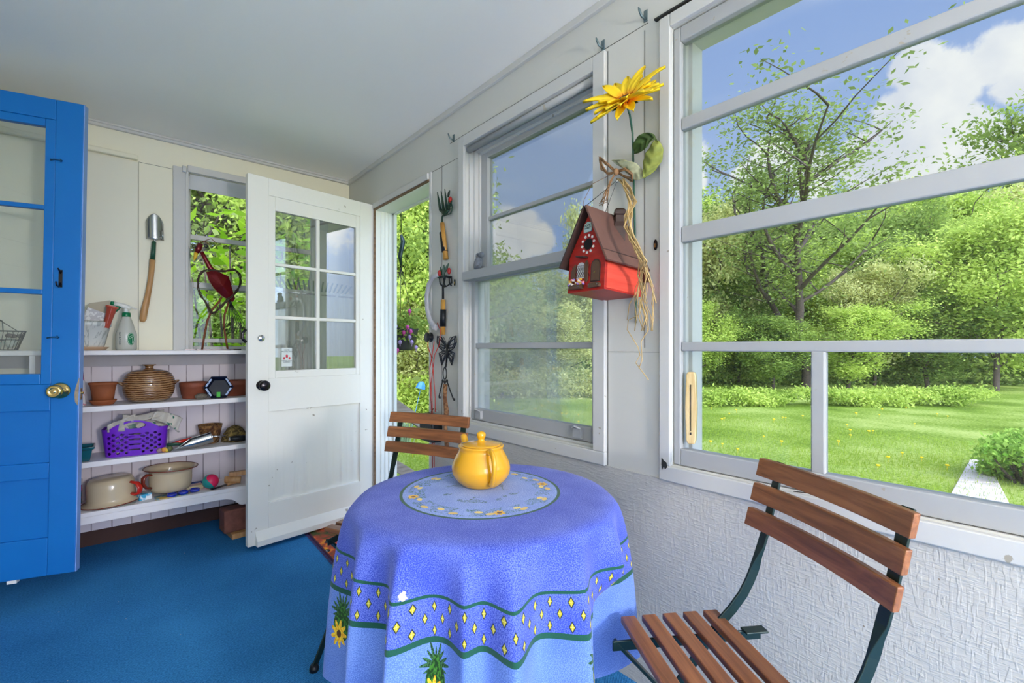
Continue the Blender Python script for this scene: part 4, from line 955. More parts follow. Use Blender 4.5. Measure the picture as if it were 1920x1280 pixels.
def papm(nm, a, b, s=30):
    q = Mat(nm, 0.6); q.color(q.mix(q.noise(s, detail=2).step(0.45, 0.55), a, b)); return q.m
def packet(label, x, y, z, sx, sy, h, rz, mat, name='seed_packet', cat='packet'):
    m = MB(); m.box(-sx / 2, sx / 2, -sy / 2, sy / 2, 0, h); o = m.build(name, mat, world=False, bevel=0.001); o.location = (x, y, z); o.rotation_euler = (0, 0, rz); return tag(o, label, cat)
packet('colourful seed packet under the front of the upright chamber pot', 0.235, 3.10, ZCc, 0.15, 0.075, 0.004, 0.05, papm('packet_print', (0.65, 0.45, 0.12), (0.10, 0.25, 0.35)))
packet('small turquoise and white box between the two chamber pots', 0.118, 3.125, ZCc, 0.055, 0.035, 0.030, 0.3, papm('box_print', (0.03, 0.35, 0.60), (0.8, 0.85, 0.9), 40), 'small_box', 'box')
packet('white paper sticking out under the upside-down chamber pot', 0.03, 3.085, ZCc, 0.10, 0.05, 0.002, -0.35, papm('paper', (0.75, 0.76, 0.76), (0.6, 0.62, 0.6)), 'paper_sheet', 'paper')
packet('flat pink and cream box on the shelf behind the ball', 0.335, 3.175, ZCc, 0.09, 0.06, 0.022, 0.1, papm('pink_box', (0.62, 0.42, 0.42), (0.65, 0.55, 0.32), 12), 'small_box', 'box')
packet('blue strip lying along the back of the bottom shelf', 0.40, 3.265, ZCc, 0.14, 0.02, 0.014, 0.0, paint('blue_strip', (0.02, 0.07, 0.28), 0.6), 'blue_strip', 'strip')
M_BB = glaze('cobalt_blue', (0.012, 0.03, 0.42))
for k in range(3):
    m = MB(); m.lathe([(0.0001, 0), (0.024, 0), (0.025, 0.013), (0.020, 0.014), (0.018, 0.008), (0.0001, 0.008)], 20); o = m.build('paint_cap', M_BB, world=False); o.location = (0.232 + 0.052 * k, 3.078 + 0.012 * k, ZCc + 0.005)
    tag(o, ['left one of three cobalt blue caps in front of the upright pot', 'middle one of three cobalt blue caps in front of the upright pot', 'right one of three cobalt blue caps in front of the upright pot'][k], 'cap', 'blue caps on the bottom shelf')
def ballm():
    q = Mat('swirl_ball', 0.35); x, y, z = q.xyz(q.map((1, 1, 1), rot=(0.9, -0.5, 0.3))); th = y.atan2(x); r = (x * x + y * y).sqrt()
    f = ((th * 2.5 + r * 60.0).sin()); q.color(q.mix(f.gt(0.15), (0.02, 0.28, 0.26), (0.75, 0.02, 0.10))); return q.m
m = MB(); m.ell((0, 0, 0.041), (0.041, 0.041, 0.041), 32, 20); o = m.build('ball', ballm(), world=False); o.location = (0.413, 3.115, ZCc); tag(o, 'teal and pink swirled ball on the bottom shelf', 'ball')
t = thing('wooden_mallet', 'small wooden mallet heap at the right end of the bottom shelf', 'mallet', (0.545, 3.135, ZCc))
for a, b, r in (((-0.05, 0, 0.030), (0.02, -0.02, 0.022), 0.020), ((-0.055, 0.03, 0.024), (-0.02, 0.02, 0.024), 0.020)):
    m = MB(); m.tube([a, b], r, 14); m.build('head', M_LWOOD, t, world=False, bevel=0.002)
m = MB(); m.bar((-0.035, 0.01, 0.058), (0.050, -0.01, 0.060), 0.030, 0.026); m.build('block', M_LWOOD, t, world=False, bevel=0.003)
t = thing('putty_knife', 'dark flat blade lying at the front edge of the bottom shelf', 'knife', (0.455, 3.085, ZCc))
m = MB(); m.bar((-0.045, -0.015, 0.006), (0.035, 0.015, 0.012), 0.020, 0.004, (0, 0, 1)); m.build('blade', M_BLACK, t, world=False, bevel=0.001)
m = MB(); m.tube([(0.033, 0.014, 0.012), (0.08, 0.03, 0.014)], 0.009, 10); m.build('handle', M_LWOOD, t, world=False)
t = thing('preserve_tin', 'red patterned tin with a white lid at the far left of the bottom shelf', 'tin', (-0.175, 3.26, ZCc))
m = MB(); m.lathe([(0.0001, 0), (0.045, 0), (0.045, 0.10), (0.0001, 0.10)], 28)
m.build('body', papm('tin_print', (0.45, 0.01, 0.06), (0.03, 0.05, 0.02), 40), t, world=False)
m = MB(); m.lathe([(0.047, 0.10), (0.047, 0.125), (0.0001, 0.127)], 28); m.build('lid', M_SHELF, t, world=False)

# ------------------------------------------------------------------ on top of the bookcase
def marb():
    q = Mat('marbled_plastic', 0.35); n = q.noise(9, q.map((2, 2, .6)), detail=6, dist=2.0); q.color(q.mix(n.band(0.5, 0.03), (0.66, 0.68, 0.67), (0.42, 0.45, 0.45))); return q.m
M_MARB = marb()
t = thing('marbled_planter', 'white marbled planter full of packets beside the spray bottle', 'planter', (-0.105, 3.18, ZT))
m = MB(); m.lathe([(0.0001, 0.018), (0.062, 0.018), (0.066, 0.03), (0.086, 0.120), (0.090, 0.122), (0.092, 0.146), (0.086, 0.146), (0.080, 0.12), (0.0001, 0.10)], 40); m.build('pot', M_MARB, t, world=False)
m = MB(); m.lathe([(0.0001, 0.001), (0.066, 0.001), (0.082, 0.017), (0.084, 0.018), (0.0001, 0.016)], 40); m.build('saucer', paint('beige_saucer', (0.72, 0.52, 0.36), 0.5), t, world=False)
m = MB(); K = Matrix.Translation((-0.105, 3.165, ZT + 0.105)); m.M = K @ Matrix.Rotation(math.radians(24), 4, 'Y')
m.box(-0.045, 0.035, -0.004, 0.004, 0.0, 0.105); o = m.build('paper_packet', papm('packet_paper', (0.75, 0.76, 0.78), (0.52, 0.52, 0.56), 60)); tag(o, 'white printed paper packet leaning in the marbled planter', 'packet')
m = MB(); m.M = Matrix.Translation((-0.085, 3.205, ZT + 0.125)) @ Matrix.Rotation(math.radians(8), 4, 'Y')
m.prism([(-0.06, 0.0), (0.045, 0.0), (0.045, 0.145), (-0.03, 0.115)], -0.002, 0.002, Matrix(((1, 0, 0, 0), (0, 0, -1, 0), (0, 1, 0, 0), (0, 0, 0, 1)))); o = m.build('paper_bag', paint('kraft_paper', (0.48, 0.43, 0.33), 0.8)); tag(o, 'tan paper bag standing at the back of the marbled planter', 'bag')
m = MB(); m.M = Matrix.Translation((-0.098, 3.15, ZT + 0.105)); m.box(-0.06, 0.05, -0.02, 0.02, 0.0, 0.045); o = m.build('green_packet', paint('dull_green', (0.16, 0.18, 0.12), 0.7), bevel=0.003); tag(o, 'dull green packet lying across the marbled planter', 'packet')
M_OR = paint('orange_red_plastic', (0.62, 0.10, 0.06), 0.35)
t = thing('watering_spike', 'orange red plastic watering spike standing in the marbled planter', 'spike', (-0.035, 3.13, ZT + 0.115))
m = MB(); m.M = Matrix.Rotation(math.radians(12), 4, 'Y'); m.lathe([(0.0001, 0.0), (0.012, 0.0), (0.021, 0.105), (0.026, 0.106), (0.026, 0.114), (0.019, 0.114), (0.0001, 0.112)], 16); m.build('cone', M_OR, t, world=False)
m = MB(); m.M = Matrix.Rotation(math.radians(12), 4, 'Y'); m.bar((-0.0, -0.0205, 0.02), (-0.0, -0.024, 0.10), 0.008, 0.003, (1, 0, 0)); m.build('stripe', paint('dark_orange', (0.35, 0.03, 0.02), 0.5), t, world=False)
def pla():
    q = Mat('cloudy_plastic', 0.25); q.color(q.mix(q.noise(5), (0.70, 0.72, 0.66), (0.80, 0.82, 0.78))); q.b.inputs['Transmission Weight'].default_value = 0.35; return q.m
M_PLA = pla(); M_GRNP = paint('green_plastic', (0.0, 0.19, 0.075), 0.3)
t = thing('spray_bottle', 'clear plastic spray bottle with a green and white trigger head', 'bottle', (0.045, 3.20, ZT))
m = MB(); m.lathe([(0.0001, 0.001), (0.040, 0.001), (0.044, 0.006), (0.044, 0.085), (0.041, 0.100), (0.036, 0.112), (0.030, 0.140), (0.022, 0.165), (0.0175, 0.178), (0.0165, 0.182)], 32); m.build('bottle', M_PLA, t, world=False)
m = MB(); m.lathe([(0.018, 0.178), (0.019, 0.180), (0.018, 0.200), (0.014, 0.202), (0.0001, 0.203)], 24); m.build('collar', M_GRNP, t, world=False)
m = MB(); m.tube([(0.0, 0, 0.200), (0.0, 0, 0.225)], [0.013, 0.011], 12); m.tube([(0.018, 0, 0.222), (0.0, 0, 0.232), (-0.03, 0, 0.242), (-0.052, 0, 0.247)], [0.008, 0.013, 0.011, 0.009], 12, sy=0.8); m.tube([(0.01, 0, 0.236), (0.045, 0, 0.222)], [0.005, 0.003], 8)
m.build('spray_head', paint('white_plastic', (0.78, 0.79, 0.76), 0.35), t, world=False)
m = MB(); m.tube([(-0.050, 0, 0.247), (-0.064, 0, 0.249)], [0.011, 0.009], 12); m.build('nozzle', M_GRNP, t, world=False)
m = MB(); m.tube([(-0.028, 0, 0.234), (-0.042, 0, 0.215), (-0.056, 0, 0.192)], [0.010, 0.011, 0.004], 10, sy=0.6); m.build('trigger', M_GRNP, t, world=False)
cd = (Vector((0, 0, 0)) - Vector((0.045, 3.20, 0))).normalized(); sdv = Vector((-cd.y, cd.x, 0))
def onbot(a, z, r=0.0452): v = Vector((math.cos(a), math.sin(a), 0)); return v * r + Vector((0, 0, z))
a0 = math.atan2(cd.y, cd.x) + 0.45
m = MB(); n = 40; cen = onbot(a0, 0.060); vs = [cen]
for k in range(n):
    th = 2 * PI * k / n; vs.append(onbot(a0 + 0.017 * math.cos(th) / 0.0452, 0.060 + 0.033 * math.sin(th)))
m.add(vs, [(0, 1 + k, 1 + (k + 1) % n) for k in range(n)]); m.build('badge', M_GRNP, t, world=False)
m = MB()
for k in range(n): pass
ring = [onbot(a0 + 0.0145 * math.cos(2 * PI * k / 40) / 0.0452, 0.060 + 0.029 * math.sin(2 * PI * k / 40), 0.0456) for k in range(40)]
m.tube(ring, 0.0006, 5, closed=True)
for (u, z) in ((-0.004, 0.067), (0.003, 0.073)):
    st_ = []
    for k in range(12):
        r = 0.0065 if k % 2 == 0 else 0.004; st_.append(onbot(a0 + (u + r * math.cos(PI * k / 6)) / 0.0452, z + r * math.sin(PI * k / 6), 0.0457))
    m.tube(st_, 0.0007, 4, closed=True)
m.tube([onbot(a0 + 0.007 / 0.0452, z, 0.0458) for z in (0.038, 0.050, 0.066)], [0.0022, 0.0012, 0.0012], 6)
m.build('badge_motif', paint('white_print', (0.85, 0.88, 0.85), 0.5, bump=0), t, world=False)
tx = onbot(a0 - 1.05, 0.062, 0.0455); nd = Vector((math.cos(a0 - 1.05), math.sin(a0 - 1.05), 0))
text('Seri & Nibbi', 0.0135, M_INK, frame(tx, (0, 0, -1), Vector((0, 0, -1)).cross(-nd)), parent=t)
# wire basket seen through the blue door
M_WIRE = paint('dark_wire', (0.03, 0.035, 0.035), 0.5, 0.5)
t = thing('wire_basket', 'wire basket of pale shells with two hoop handles behind the blue door glass', 'basket', (-0.45, 3.20, ZT))
def rrect(k, n, f, z): a = 2 * PI * k / n; c, s = math.cos(a), math.sin(a); return (0.125 * f * math.copysign(abs(c) ** .5, c), 0.07 * f * math.copysign(abs(s) ** .5, s), z)
m = MB()
for f, z in ((1.0, 0.092), (0.78, 0.004), (0.90, 0.05)): m.tube([rrect(k, 48, f, z) for k in range(48)], 0.0018, 5, closed=True)
for k in range(26): m.tube([rrect(k, 26, 0.78, 0.004), rrect(k, 26, 1.0, 0.092)], 0.0013, 4)
m.build('wire_body', M_WIRE, t, world=False)
for s in (-1, 1):
    m = MB(); m.tube([(-0.06 + 0.02 * s, 0.05 * s, 0.09), (-0.03, 0.035 * s, 0.14), (0.0 + 0.01 * s, 0.01 * s, 0.165), (0.045, 0.03 * s, 0.14), (0.075 - 0.03 * s, 0.05 * s, 0.09)], 0.002, 6); m.build('handle', M_WIRE, t, world=False)
m = MB()
for k in range(9): a = 2 * PI * k / 9; m.ell((0.10 * math.cos(a), -0.061 if math.sin(a) < 0 else 0.061, 0.070), (0.013, 0.002, 0.010), 8, 6)
m.build('tin_leaves', paint('tin_leaf', (0.09, 0.07, 0.06), 0.5), t, world=False)
ri = random.Random(3)
for k in range(8):
    m = MB(); m.ell((0, 0, 0), (0.026, 0.020, 0.016), 12, 8); o = m.build('pale_shell', papm('shell_%d' % k, (0.45, 0.62, 0.55), (0.62, 0.66, 0.60), 20), world=False)
    o.location = (-0.45 - 0.075 + 0.05 * (k % 4), 3.18 + 0.04 * (k // 4), ZT + 0.024 + 0.012 * (k % 2)); o.rotation_euler = (ri.random(), ri.random(), ri.random() * 3); tag(o, 'pale green shell lying in the wire basket behind the blue door', 'shell', 'shells in the wire basket')

# rooster of red painted metal on the sill
M_ROO = paint('red_painted_tin', (0.16, 0.006, 0.010), 0.30, 0.35, 0.25, 8); M_RUST = paint('rusty_rod', (0.20, 0.055, 0.022), 0.6, 0.3)
RO = Vector((0.445, 3.17, ZT))
t = thing('metal_rooster', 'red painted scrap metal rooster with a rake tail on the sill', 'sculpture', RO)
P = lambda px, py, dy=0.0: ony(px, py, 3.17 + dy) - RO
def pz(p): return Vector(p)
m = MB()
bd = [(386, 510), (402, 507), (428, 518), (433, 535), (440, 560), (436, 566), (426, 561), (414, 554), (400, 540), (391, 525)]
pts = [P(*q) for q in bd]; c = sum(pts, Vector()) / len(pts)
vs = [p + Vector((0, -0.012, 0)) for p in pts] + [p + Vector((0, 0.012, 0)) for p in pts] + [c + Vector((0, -0.042, 0)), c + Vector((0, 0.042, 0))]
n = len(pts); fs = [(i, (i + 1) % n, 2 * n) for i in range(n)] + [((i + 1) % n + n, i + n, 2 * n + 1) for i in range(n)] + [(i + n, (i + 1) % n + n, (i + 1) % n, i) for i in range(n)]
m.add(vs, fs, False); m.build('body', M_ROO, t, world=False)
m = MB(); m.tube([P(378, 472), P(385, 485), P(394, 502), P(406, 515), P(420, 532)], [0.010, 0.012, 0.014, 0.016, 0.012], 10, sy=0.8); m.build('neck', M_ROO, t, world=False)
m = MB(); m.tube([P(376, 457), P(372, 466), P(369, 474)], [0.013, 0.017, 0.010], 12, sy=0.9); m.build('head', M_ROO, t, world=False)
m = MB(); m.tube([P(368, 473), P(366, 482), P(364, 489)], [0.011, 0.008, 0.001], 10, sy=0.6); m.build('beak', paint('yellow_enamel', (0.75, 0.45, 0.02), 0.4), t, world=False)
for q in ((364, 462), (386, 461)):
    m = MB(); cc = P(*q, dy=-0.012); m.tube([cc + Vector((0.008 * math.cos(a), 0, 0.008 * math.sin(a))) for a in [2 * PI * k / 14 for k in range(14)]], 0.003, 6, closed=True); m.build('eye', M_BLACK, t, world=False)
m = MB(); m.tube([P(373, 457), P(385, 451), P(396, 447), P(407, 457)], 0.0022, 6); m.tube([P(384, 451), P(394, 460)], 0.0022, 6); m.build('comb', M_RUST, t, world=False)
for k, (l, dy) in enumerate((([(416, 556), (411, 565), (398, 580), (389, 600), (383, 630), (379, 655)], -0.02), ([(430, 560), (427, 572), (421, 590), (420, 612), (424, 640), (427, 655)], 0.02))):
    m = MB(); m.tube([P(*q, dy=dy * 0.6) for q in l], 0.0055, 8); m.build('leg', M_RUST, t, world=False)
m = MB()
for k in range(8):
    u = k / 7; e = (414 + 44 * u, 612 + 0 * u - 10 * math.sin(u * 2.6)); mid = (426 + 22 * u, 590)
    m.tube([P(432, 565), P(429 + 12 * u, 580), P(*(425 + 33 * u, 605 + 4 * u)), P(*(417 + 36 * u, 620 + 4 * math.sin(u * 3)))], 0.0018, 5)
m.tube([P(430, 562), P(433, 572)], 0.006, 8); m.build('rake_tail', M_BLACK, t, world=False)
m = MB(); z = 0.004; xa = P(347, 655).x; xb = P(452, 655).x; m.box(xa, xb, -0.006, 0.006, 0.0, 0.006); m.box(xa + 0.05, xa + 0.062, -0.05, 0.05, 0, 0.006); m.box(xb - 0.062, xb - 0.05, -0.05, 0.05, 0, 0.006); m.build('base', M_BRONZE, t, world=False)
# twig heart wreath around its body
heart = [(398, 588), (388, 570), (376, 552), (371, 528), (376, 512), (390, 505), (410, 508), (425, 508), (440, 505), (450, 515), (451, 530), (443, 547), (427, 562), (410, 578)]
t2_ = thing('twig_heart', 'heart shaped wreath of dark twigs around the metal rooster', 'wreath', RO + Vector((0, -0.03, 0)))
ri = random.Random(5); m = MB()
hp0 = [ony(q[0], q[1], 3.135) for q in heart]; hp = []
for i in range(len(hp0)):
    a, b, c, d = hp0[i - 1], hp0[i], hp0[(i + 1) % len(hp0)], hp0[(i + 2) % len(hp0)]
    for k in range(5):
        u = k / 5; hp.append(0.5 * ((2 * b) + (c - a) * u + (2 * a - 5 * b + 4 * c - d) * u * u + (3 * b - a - 3 * c + d) * u ** 3))
for s in range(6):
    m.tube([p + Vector((ri.uniform(-.006, .006), ri.uniform(-.007, .007), ri.uniform(-.006, .006))) for p in hp[s % 2::3]], 0.0022, 5, closed=True)
for k in range(70):
    i = ri.randrange(len(hp)); p = hp[i].lerp(hp[(i + 1) % len(hp)], ri.random()); m.tube([p, p + Vector((ri.uniform(-.016, .016), ri.uniform(-.008, .004), ri.uniform(-.014, .014)))], [0.0016, 0.0006], 4)
m.build('twigs', paint('dark_twig', (0.055, 0.030, 0.022), 0.8), t2_)

# garden trowel hung on the back wall
t = thing('garden_trowel', 'steel trowel with green collar and wooden handle hung on the wall', 'trowel', (0.165, YB, 1.25))
Q = lambda px, py, d=0.03: ony(px, py, YB - d)
m = MB()
tipz, ba = Q(290, 400), Q(291, 448)
def tro(u, v):
    w = 0.040 * (min(1, (1 - v) * 3.2 + 0.0)) ** 0.55 if v > 0.7 else 0.040
    x = (u - 0.5) * 2 * w; c = tipz.lerp(ba, 1 - v); return (c.x + x + 0.0, c.y + 0.020 * (x / 0.04) ** 2 - 0.0, c.z)
m.grid(tro, 12, 18); m.build('blade', M_STEEL, t, solid=0.002)
m = MB(); m.tube([Q(304, 432), Q(306, 448), Q(303, 449), Q(301, 442)], 0.003, 6); m.tube([Q(276, 445), Q(291, 449), Q(305, 448)], 0.003, 6); m.tube([Q(291, 448), Q(289, 454)], 0.005, 8); m.build('bracket', M_STEEL, t)
m = MB(); m.tube([Q(289, 453), Q(286, 488)], [0.010, 0.012], 12); m.build('collar', M_GREENM, t)
m = MB(); m.tube([Q(286, 487), Q(283, 520), Q(277, 555), Q(270, 585), Q(268, 598), Q(267, 603)], [0.014, 0.0125, 0.0135, 0.017, 0.016, 0.009], 14); m.build('handle', M_LWOOD, t)
# roller shade in the back window
t = thing('roller_shade', 'white roller shade rolled up at the top of the back window', 'shade', (0.70, YB + 0.03, 2.05))
m = MB(); m.box(B0 + 0.004, B1 - 0.004, YB + 0.010, YB + 0.014, 2.052, 2.142); m.build('fabric', paint('shade_fabric', (0.60, 0.62, 0.66), 0.8), t)
m = MB(); m.box(0.298, 0.318, YB - 0.03, YB - 0.018, 2.135, 2.172); m.tube([(0.31, YB - 0.03, 2.135), (0.335, YB - 0.02, 2.125)], 0.004, 6); m.build('bracket', M_STEEL, t, bevel=0.002)

# ------------------------------------------------------------------ things on the right wall
M_CASTR = paint('red_cast_berry', (0.42, 0.015, 0.012), 0.4, bump=0.1); M_CASTG = paint('green_cast_iron', (0.020, 0.060, 0.035), 0.5, 0.2, bump=0.5, var=0.4)
M_AMB = woodm('amber_grip_wood', (0.30, 0.12, 0.02), (0.62, 0.34, 0.07), 0.4, (40, 40, 6))
WR = lambda px, py, d=0.02: onx(px, py, WX - d)
def leafpoly(mb, a, b, w, th=0.004, d=Vector((-1, 0, 0))):
    a = Vector(a); b = Vector(b); ax = b - a; s = ax.cross(d).normalized() * w
    pts = [a, a + ax * .25 + s * .8, a + ax * .55 + s, a + ax * .85 + s * .45, b, a + ax * .85 - s * .45, a + ax * .55 - s, a + ax * .25 - s * .8]
    n = len(pts); vs = [p for p in pts] + [p + d * th for p in pts] ; mb.add(vs, [list(range(n)), [n + i for i in range(n)][::-1]] + [(i, (i + 1) % n, n + (i + 1) % n, n + i) for i in range(n)])
t = thing('garden_fork_ornament', 'cast iron hand fork ornament with red berries, upper one beside the doorway', 'ornament', WR(835, 420, 0))
m = MB()
for a, b in (((820, 360), (826, 395)), ((827, 358), (832, 395)), ((834, 354), (838, 395)), ((841, 372), (842, 392))):
    m.tube([WR(*a, 0.035), WR(*((a[0] + b[0]) / 2, (a[1] + b[1]) / 2), 0.032), WR(*b, 0.02)], [0.002, 0.006, 0.008], 8)
m.tube([WR(826, 394), WR(834, 400), WR(842, 393)], [0.008, 0.016, 0.008], 8, sy=0.6); m.tube([WR(834, 400), WR(829, 407), WR(829, 417)], 0.005, 8); m.tube([WR(843, 372), WR(848, 388), WR(845, 400), WR(836, 403)], 0.004, 6)
m.build('fork', M_CASTG, t)
m = MB(); m.ell(WR(844, 374, 0.03), (0.010, 0.012, 0.015), 10, 8); m.build('berry', M_CASTR, t)
m = MB(); leafpoly(m, WR(840, 370, 0.02), WR(844, 357, 0.035), 0.010); leafpoly(m, WR(843, 390), WR(848, 376, 0.03), 0.008); m.build('leaves', M_CASTG, t)
def grip(t, p0, p1, p2, p3):
    m = MB(); m.tube([WR(*p0), WR(*p3)], [0.012, 0.014], 12); m.build('handle', M_AMB, t); m = MB(); m.tube([WR(*p1), WR(*p2)], [0.0155, 0.0165], 12); m.build('grip_band', M_BLACK, t)
grip(t, (829, 418), (829, 436), (834, 472), (836, 486))
t = thing('garden_rake_ornament', 'cast iron hand rake ornament with red tulips, below the fork ornament', 'ornament', WR(832, 540, 0))
m = MB(); m.tube([WR(831, 560), WR(831, 535), WR(835, 518)], 0.005, 8); m.tube([WR(813, 517, 0.03), WR(825, 520), WR(836, 518), WR(845, 520)], 0.006, 8)
for q in ((824, 523), (832, 525), (842, 523)): m.tube([WR(q[0], q[1] - 3), WR(q[0] + 1, q[1] + 8, 0.03), WR(q[0] + 4, q[1] + 12, 0.04)], 0.004, 6)
m.tube([WR(846, 518), WR(847, 530), WR(838, 536), WR(831, 538)], 0.004, 6); m.build('rake', M_BLACK, t)
for q in ((824, 512), (842, 508)):
    m = MB(); m.ell(WR(*q, 0.03), (0.010, 0.011, 0.017), 10, 8); m.build('tulip', M_CASTR, t)
m = MB(); leafpoly(m, WR(832, 522), WR(833, 496, 0.03), 0.013); leafpoly(m, WR(834, 512), WR(842, 493, 0.03), 0.009); leafpoly(m, WR(828, 520), WR(813, 515, 0.03), 0.009); leafpoly(m, WR(829, 516), WR(826, 500, 0.03), 0.008); m.build('leaves', M_GREENM, t)
grip(t, (831, 562), (831, 580), (830, 612), (830, 627))
# grey plastic sickle-shaped tool
t = thing('curved_handle', 'grey curved plastic handle hanging at the door jamb', 'handle', WR(815, 560, 0))
m = MB(); l = [(822, 515), (812, 519), (804, 533), (800, 555), (801, 580), (806, 600), (814, 613), (818, 615)]
m.tube([WR(*q, 0.035) for q in l], [0.010, 0.013, 0.015, 0.015, 0.015, 0.016, 0.018, 0.013], 12, sy=0.7); m.build('body', paint('grey_plastic', (0.44, 0.44, 0.49), 0.35), t)
# reel and red cord
t = thing('cord_reel', 'small dark reel with red cords hanging on the door jamb', 'reel', WR(806, 632, 0))
m = MB(); p = WR(804, 632, 0.03); m.M = Matrix.Translation(p) @ Matrix.Rotation(PI / 2, 4, 'X'); m.M = m.M @ Matrix.Rotation(PI / 2, 4, 'Y'); m.lathe([(0.0001, -0.013), (0.026, -0.013), (0.026, -0.009), (0.015, -0.008), (0.015, 0.008), (0.026, 0.009), (0.026, 0.013), (0.0001, 0.013)], 20); m.build('reel', M_BLACK, t)
M_CORD = paint('red_cord', (0.50, 0.03, 0.02), 0.6, bump=0)
for l in ([(820, 605), (826, 620), (824, 645), (815, 665), (812, 690), (814, 720), (816, 745), (816, 772)], [(803, 620), (802, 650), (808, 665), (812, 690), (808, 720), (810, 750), (811, 775)], [(814, 640), (812, 655), (806, 690), (807, 730), (809, 775)]):
    m = MB(); m.tube([WR(*q, 0.03 + 0.004 * (i % 2)) for i, q in enumerate(l)], 0.0022, 6); m.build('cord', M_CORD, t)
for a in (0, 1):
    m = MB(); m.tube([WR(811 + 3 * a, y, 0.02) for y in (790, 850, 905)], 0.0025, 6); m.build('cord', M_CORD, t)
m = MB(); m.tube([WR(810, 668, 0.03), WR(813, 678, 0.03), WR(812, 688, .03)], 0.004, 6); m.build('clip', M_STEEL, t)
# black pouch and stick
t = thing('black_pouch', 'black box hanging low on the wall behind the chair', 'box', WR(818, 800, 0))
m = MB(); a = WR(807, 772, 0); b = WR(832, 828, 0); m.box(WX - 0.07, WX - 0.006, b.y, a.y, b.z, a.z); m.build('box', M_BLACK, t, bevel=0.008)
m = MB(); m.tube([WR(808, 772, .03), WR(814, 764, .03), WR(822, 772, .03)], .003, 6); m.build('strap', M_STEEL, t)
o = None; m = MB(); m.tube([WR(835, 720, .03), WR(834, 745, .032), WR(837, 770, .03), WR(835, 800, .03), WR(838, 840, .03)], [.012, .010, .013, .010, .011], 10, sy=.7); o = m.build('driftwood_stick', barkm('driftwood', (0.13, 0.05, 0.02), (0.33, 0.17, 0.08))); tag(o, 'knotty brown stick hanging under the butterfly, beside the keys', 'stick')
# butterfly
t = thing('butterfly_hook', 'dark cast iron butterfly wall hook', 'hook', WR(837, 658, 0))
def wing(pts, z=0.02): return [WR(*p, z) for p in pts]
for sgn in (-1, 1):
    cx = 838
    f = lambda x, y: (cx + sgn * x if sgn > 0 else cx - x * 1.05, y)
    up = [f(1, 650), f(4, 642), f(10, 632), f(17, 630), f(17.5, 642), f(13, 652), f(7, 657), f(1, 658)]
    lo = [f(1, 658), f(8, 658), f(14, 662), f(12, 672), f(9, 684), f(6, 676), f(2, 668)]
    m = MB()
    for poly in (up, lo):
        P_ = wing(poly, 0.022 + 0.006); m.tube(P_, 0.0035, 6, closed=True)
        c = P_[0]
        for q in P_[2:-1]: m.tube([c, c.lerp(q, .5) + Vector((-.002, 0, 0)), q], 0.0022, 5)
        n = len(P_); cc = sum(P_, Vector()) / n; inner = [cc.lerp(q, .62) for q in P_]; m.tube(inner, 0.0028, 5, closed=True)
    m.build('wing', paint('blackened_iron', (0.025, 0.03, 0.045), 0.4, 0.5, bump=.4), t)
m = MB(); m.tube([WR(838, 648, .035), WR(838, 660, .038), WR(837, 680, .03)], [.004, .007, .004], 8); m.tube([WR(838, 648, .035), WR(834, 636, .03), WR(831, 631, .03)], .0016, 4); m.tube([WR(838, 648, .035), WR(842, 636, .03), WR(845, 631, .03)], .0016, 4)
m.tube([WR(837, 678, .03), WR(836, 688, .05), WR(833, 688, .055)], .004, 6); m.build('body', M_BLACK, t)
t = thing('key_ring', 'big iron ring with three old keys hanging from the butterfly hook', 'keys', WR(834, 700, 0))
m = MB(); c = WR(834, 700, .03); m.tube([c + Vector((0, .016 * math.cos(a), .030 * math.sin(a))) for a in [2 * PI * k / 20 for k in range(20)]], .003, 6, closed=True); m.build('ring', M_BLACK, t)
for l in ([(830, 714), (826, 730), (823, 744)], [(838, 714), (844, 732), (850, 748)], [(834, 716), (834, 728), (833, 740)]):
    m = MB(); p, q, r = [WR(*x, .03) for x in l]; m.tube([p, q, r], .0032, 6); m.ell(p, (.004, .010, .010), 8, 6); m.bar(r, r + Vector((0, -.013, -.002)), .004, .012); m.build('key', M_BLACK, t)
# little hooks and latch plates
M_HK = paint('blue_grey_hook', (0.16, 0.22, 0.24), 0.4, 0.6)
hkg = 'curtain hooks above the windows'
for (px, py, lb) in ((851, 259, 'small metal curtain hook at the top left corner of the middle window'), (1131, 85, 'small blue grey curtain hook above the middle window, right end'), (1211, 30, 'small blue grey curtain hook nearest the large window')):
    t = thing('curtain_hook', lb, 'hook', WR(px, py, 0), group=hkg); p = WR(px, py, 0)
    m = MB(); m.box(WX - .003, WX, p.y - .007, p.y + .007, p.z - .020, p.z + .018); m.build('plate', M_HK, t, bevel=.001)
    m = MB(); m.tube([p + Vector((-.002, 0, -.012)), p + Vector((-.020, .004, -.006)), p + Vector((-.028, .006, .010)), p + Vector((-.030, .008, .018))], [.004, .004, .004, .002], 6); m.build('hook', M_HK, t)
for (px, py, lb) in ((858, 530, 'small oval brass latch plate left of the middle window'), (1230, 459, 'small oval brass latch plate between birdhouse and large window')):
    t = thing('latch_plate', lb, 'latch', WR(px, py, 0), group='latch plates on the right wall'); p = WR(px, py, 0)
    m = MB(); m.prism([(.0065 * math.cos(a), .017 * math.sin(a)) for a in [2 * PI * k / 20 for k in range(20)]], 0, .003, frame((WX - .016 if px < 900 else WX - .001, p.y, p.z), (0, -1, 0), (0, 0, 1))); o = m.build('plate', M_BRONZE, t)
    m = MB(); x = (WX - .016 if px < 900 else WX - .001) - .004; m.box(x - .001, x, p.y - .002, p.y + .002, p.z - .008, p.z + .004); m.build('slot', M_BRASS, t)
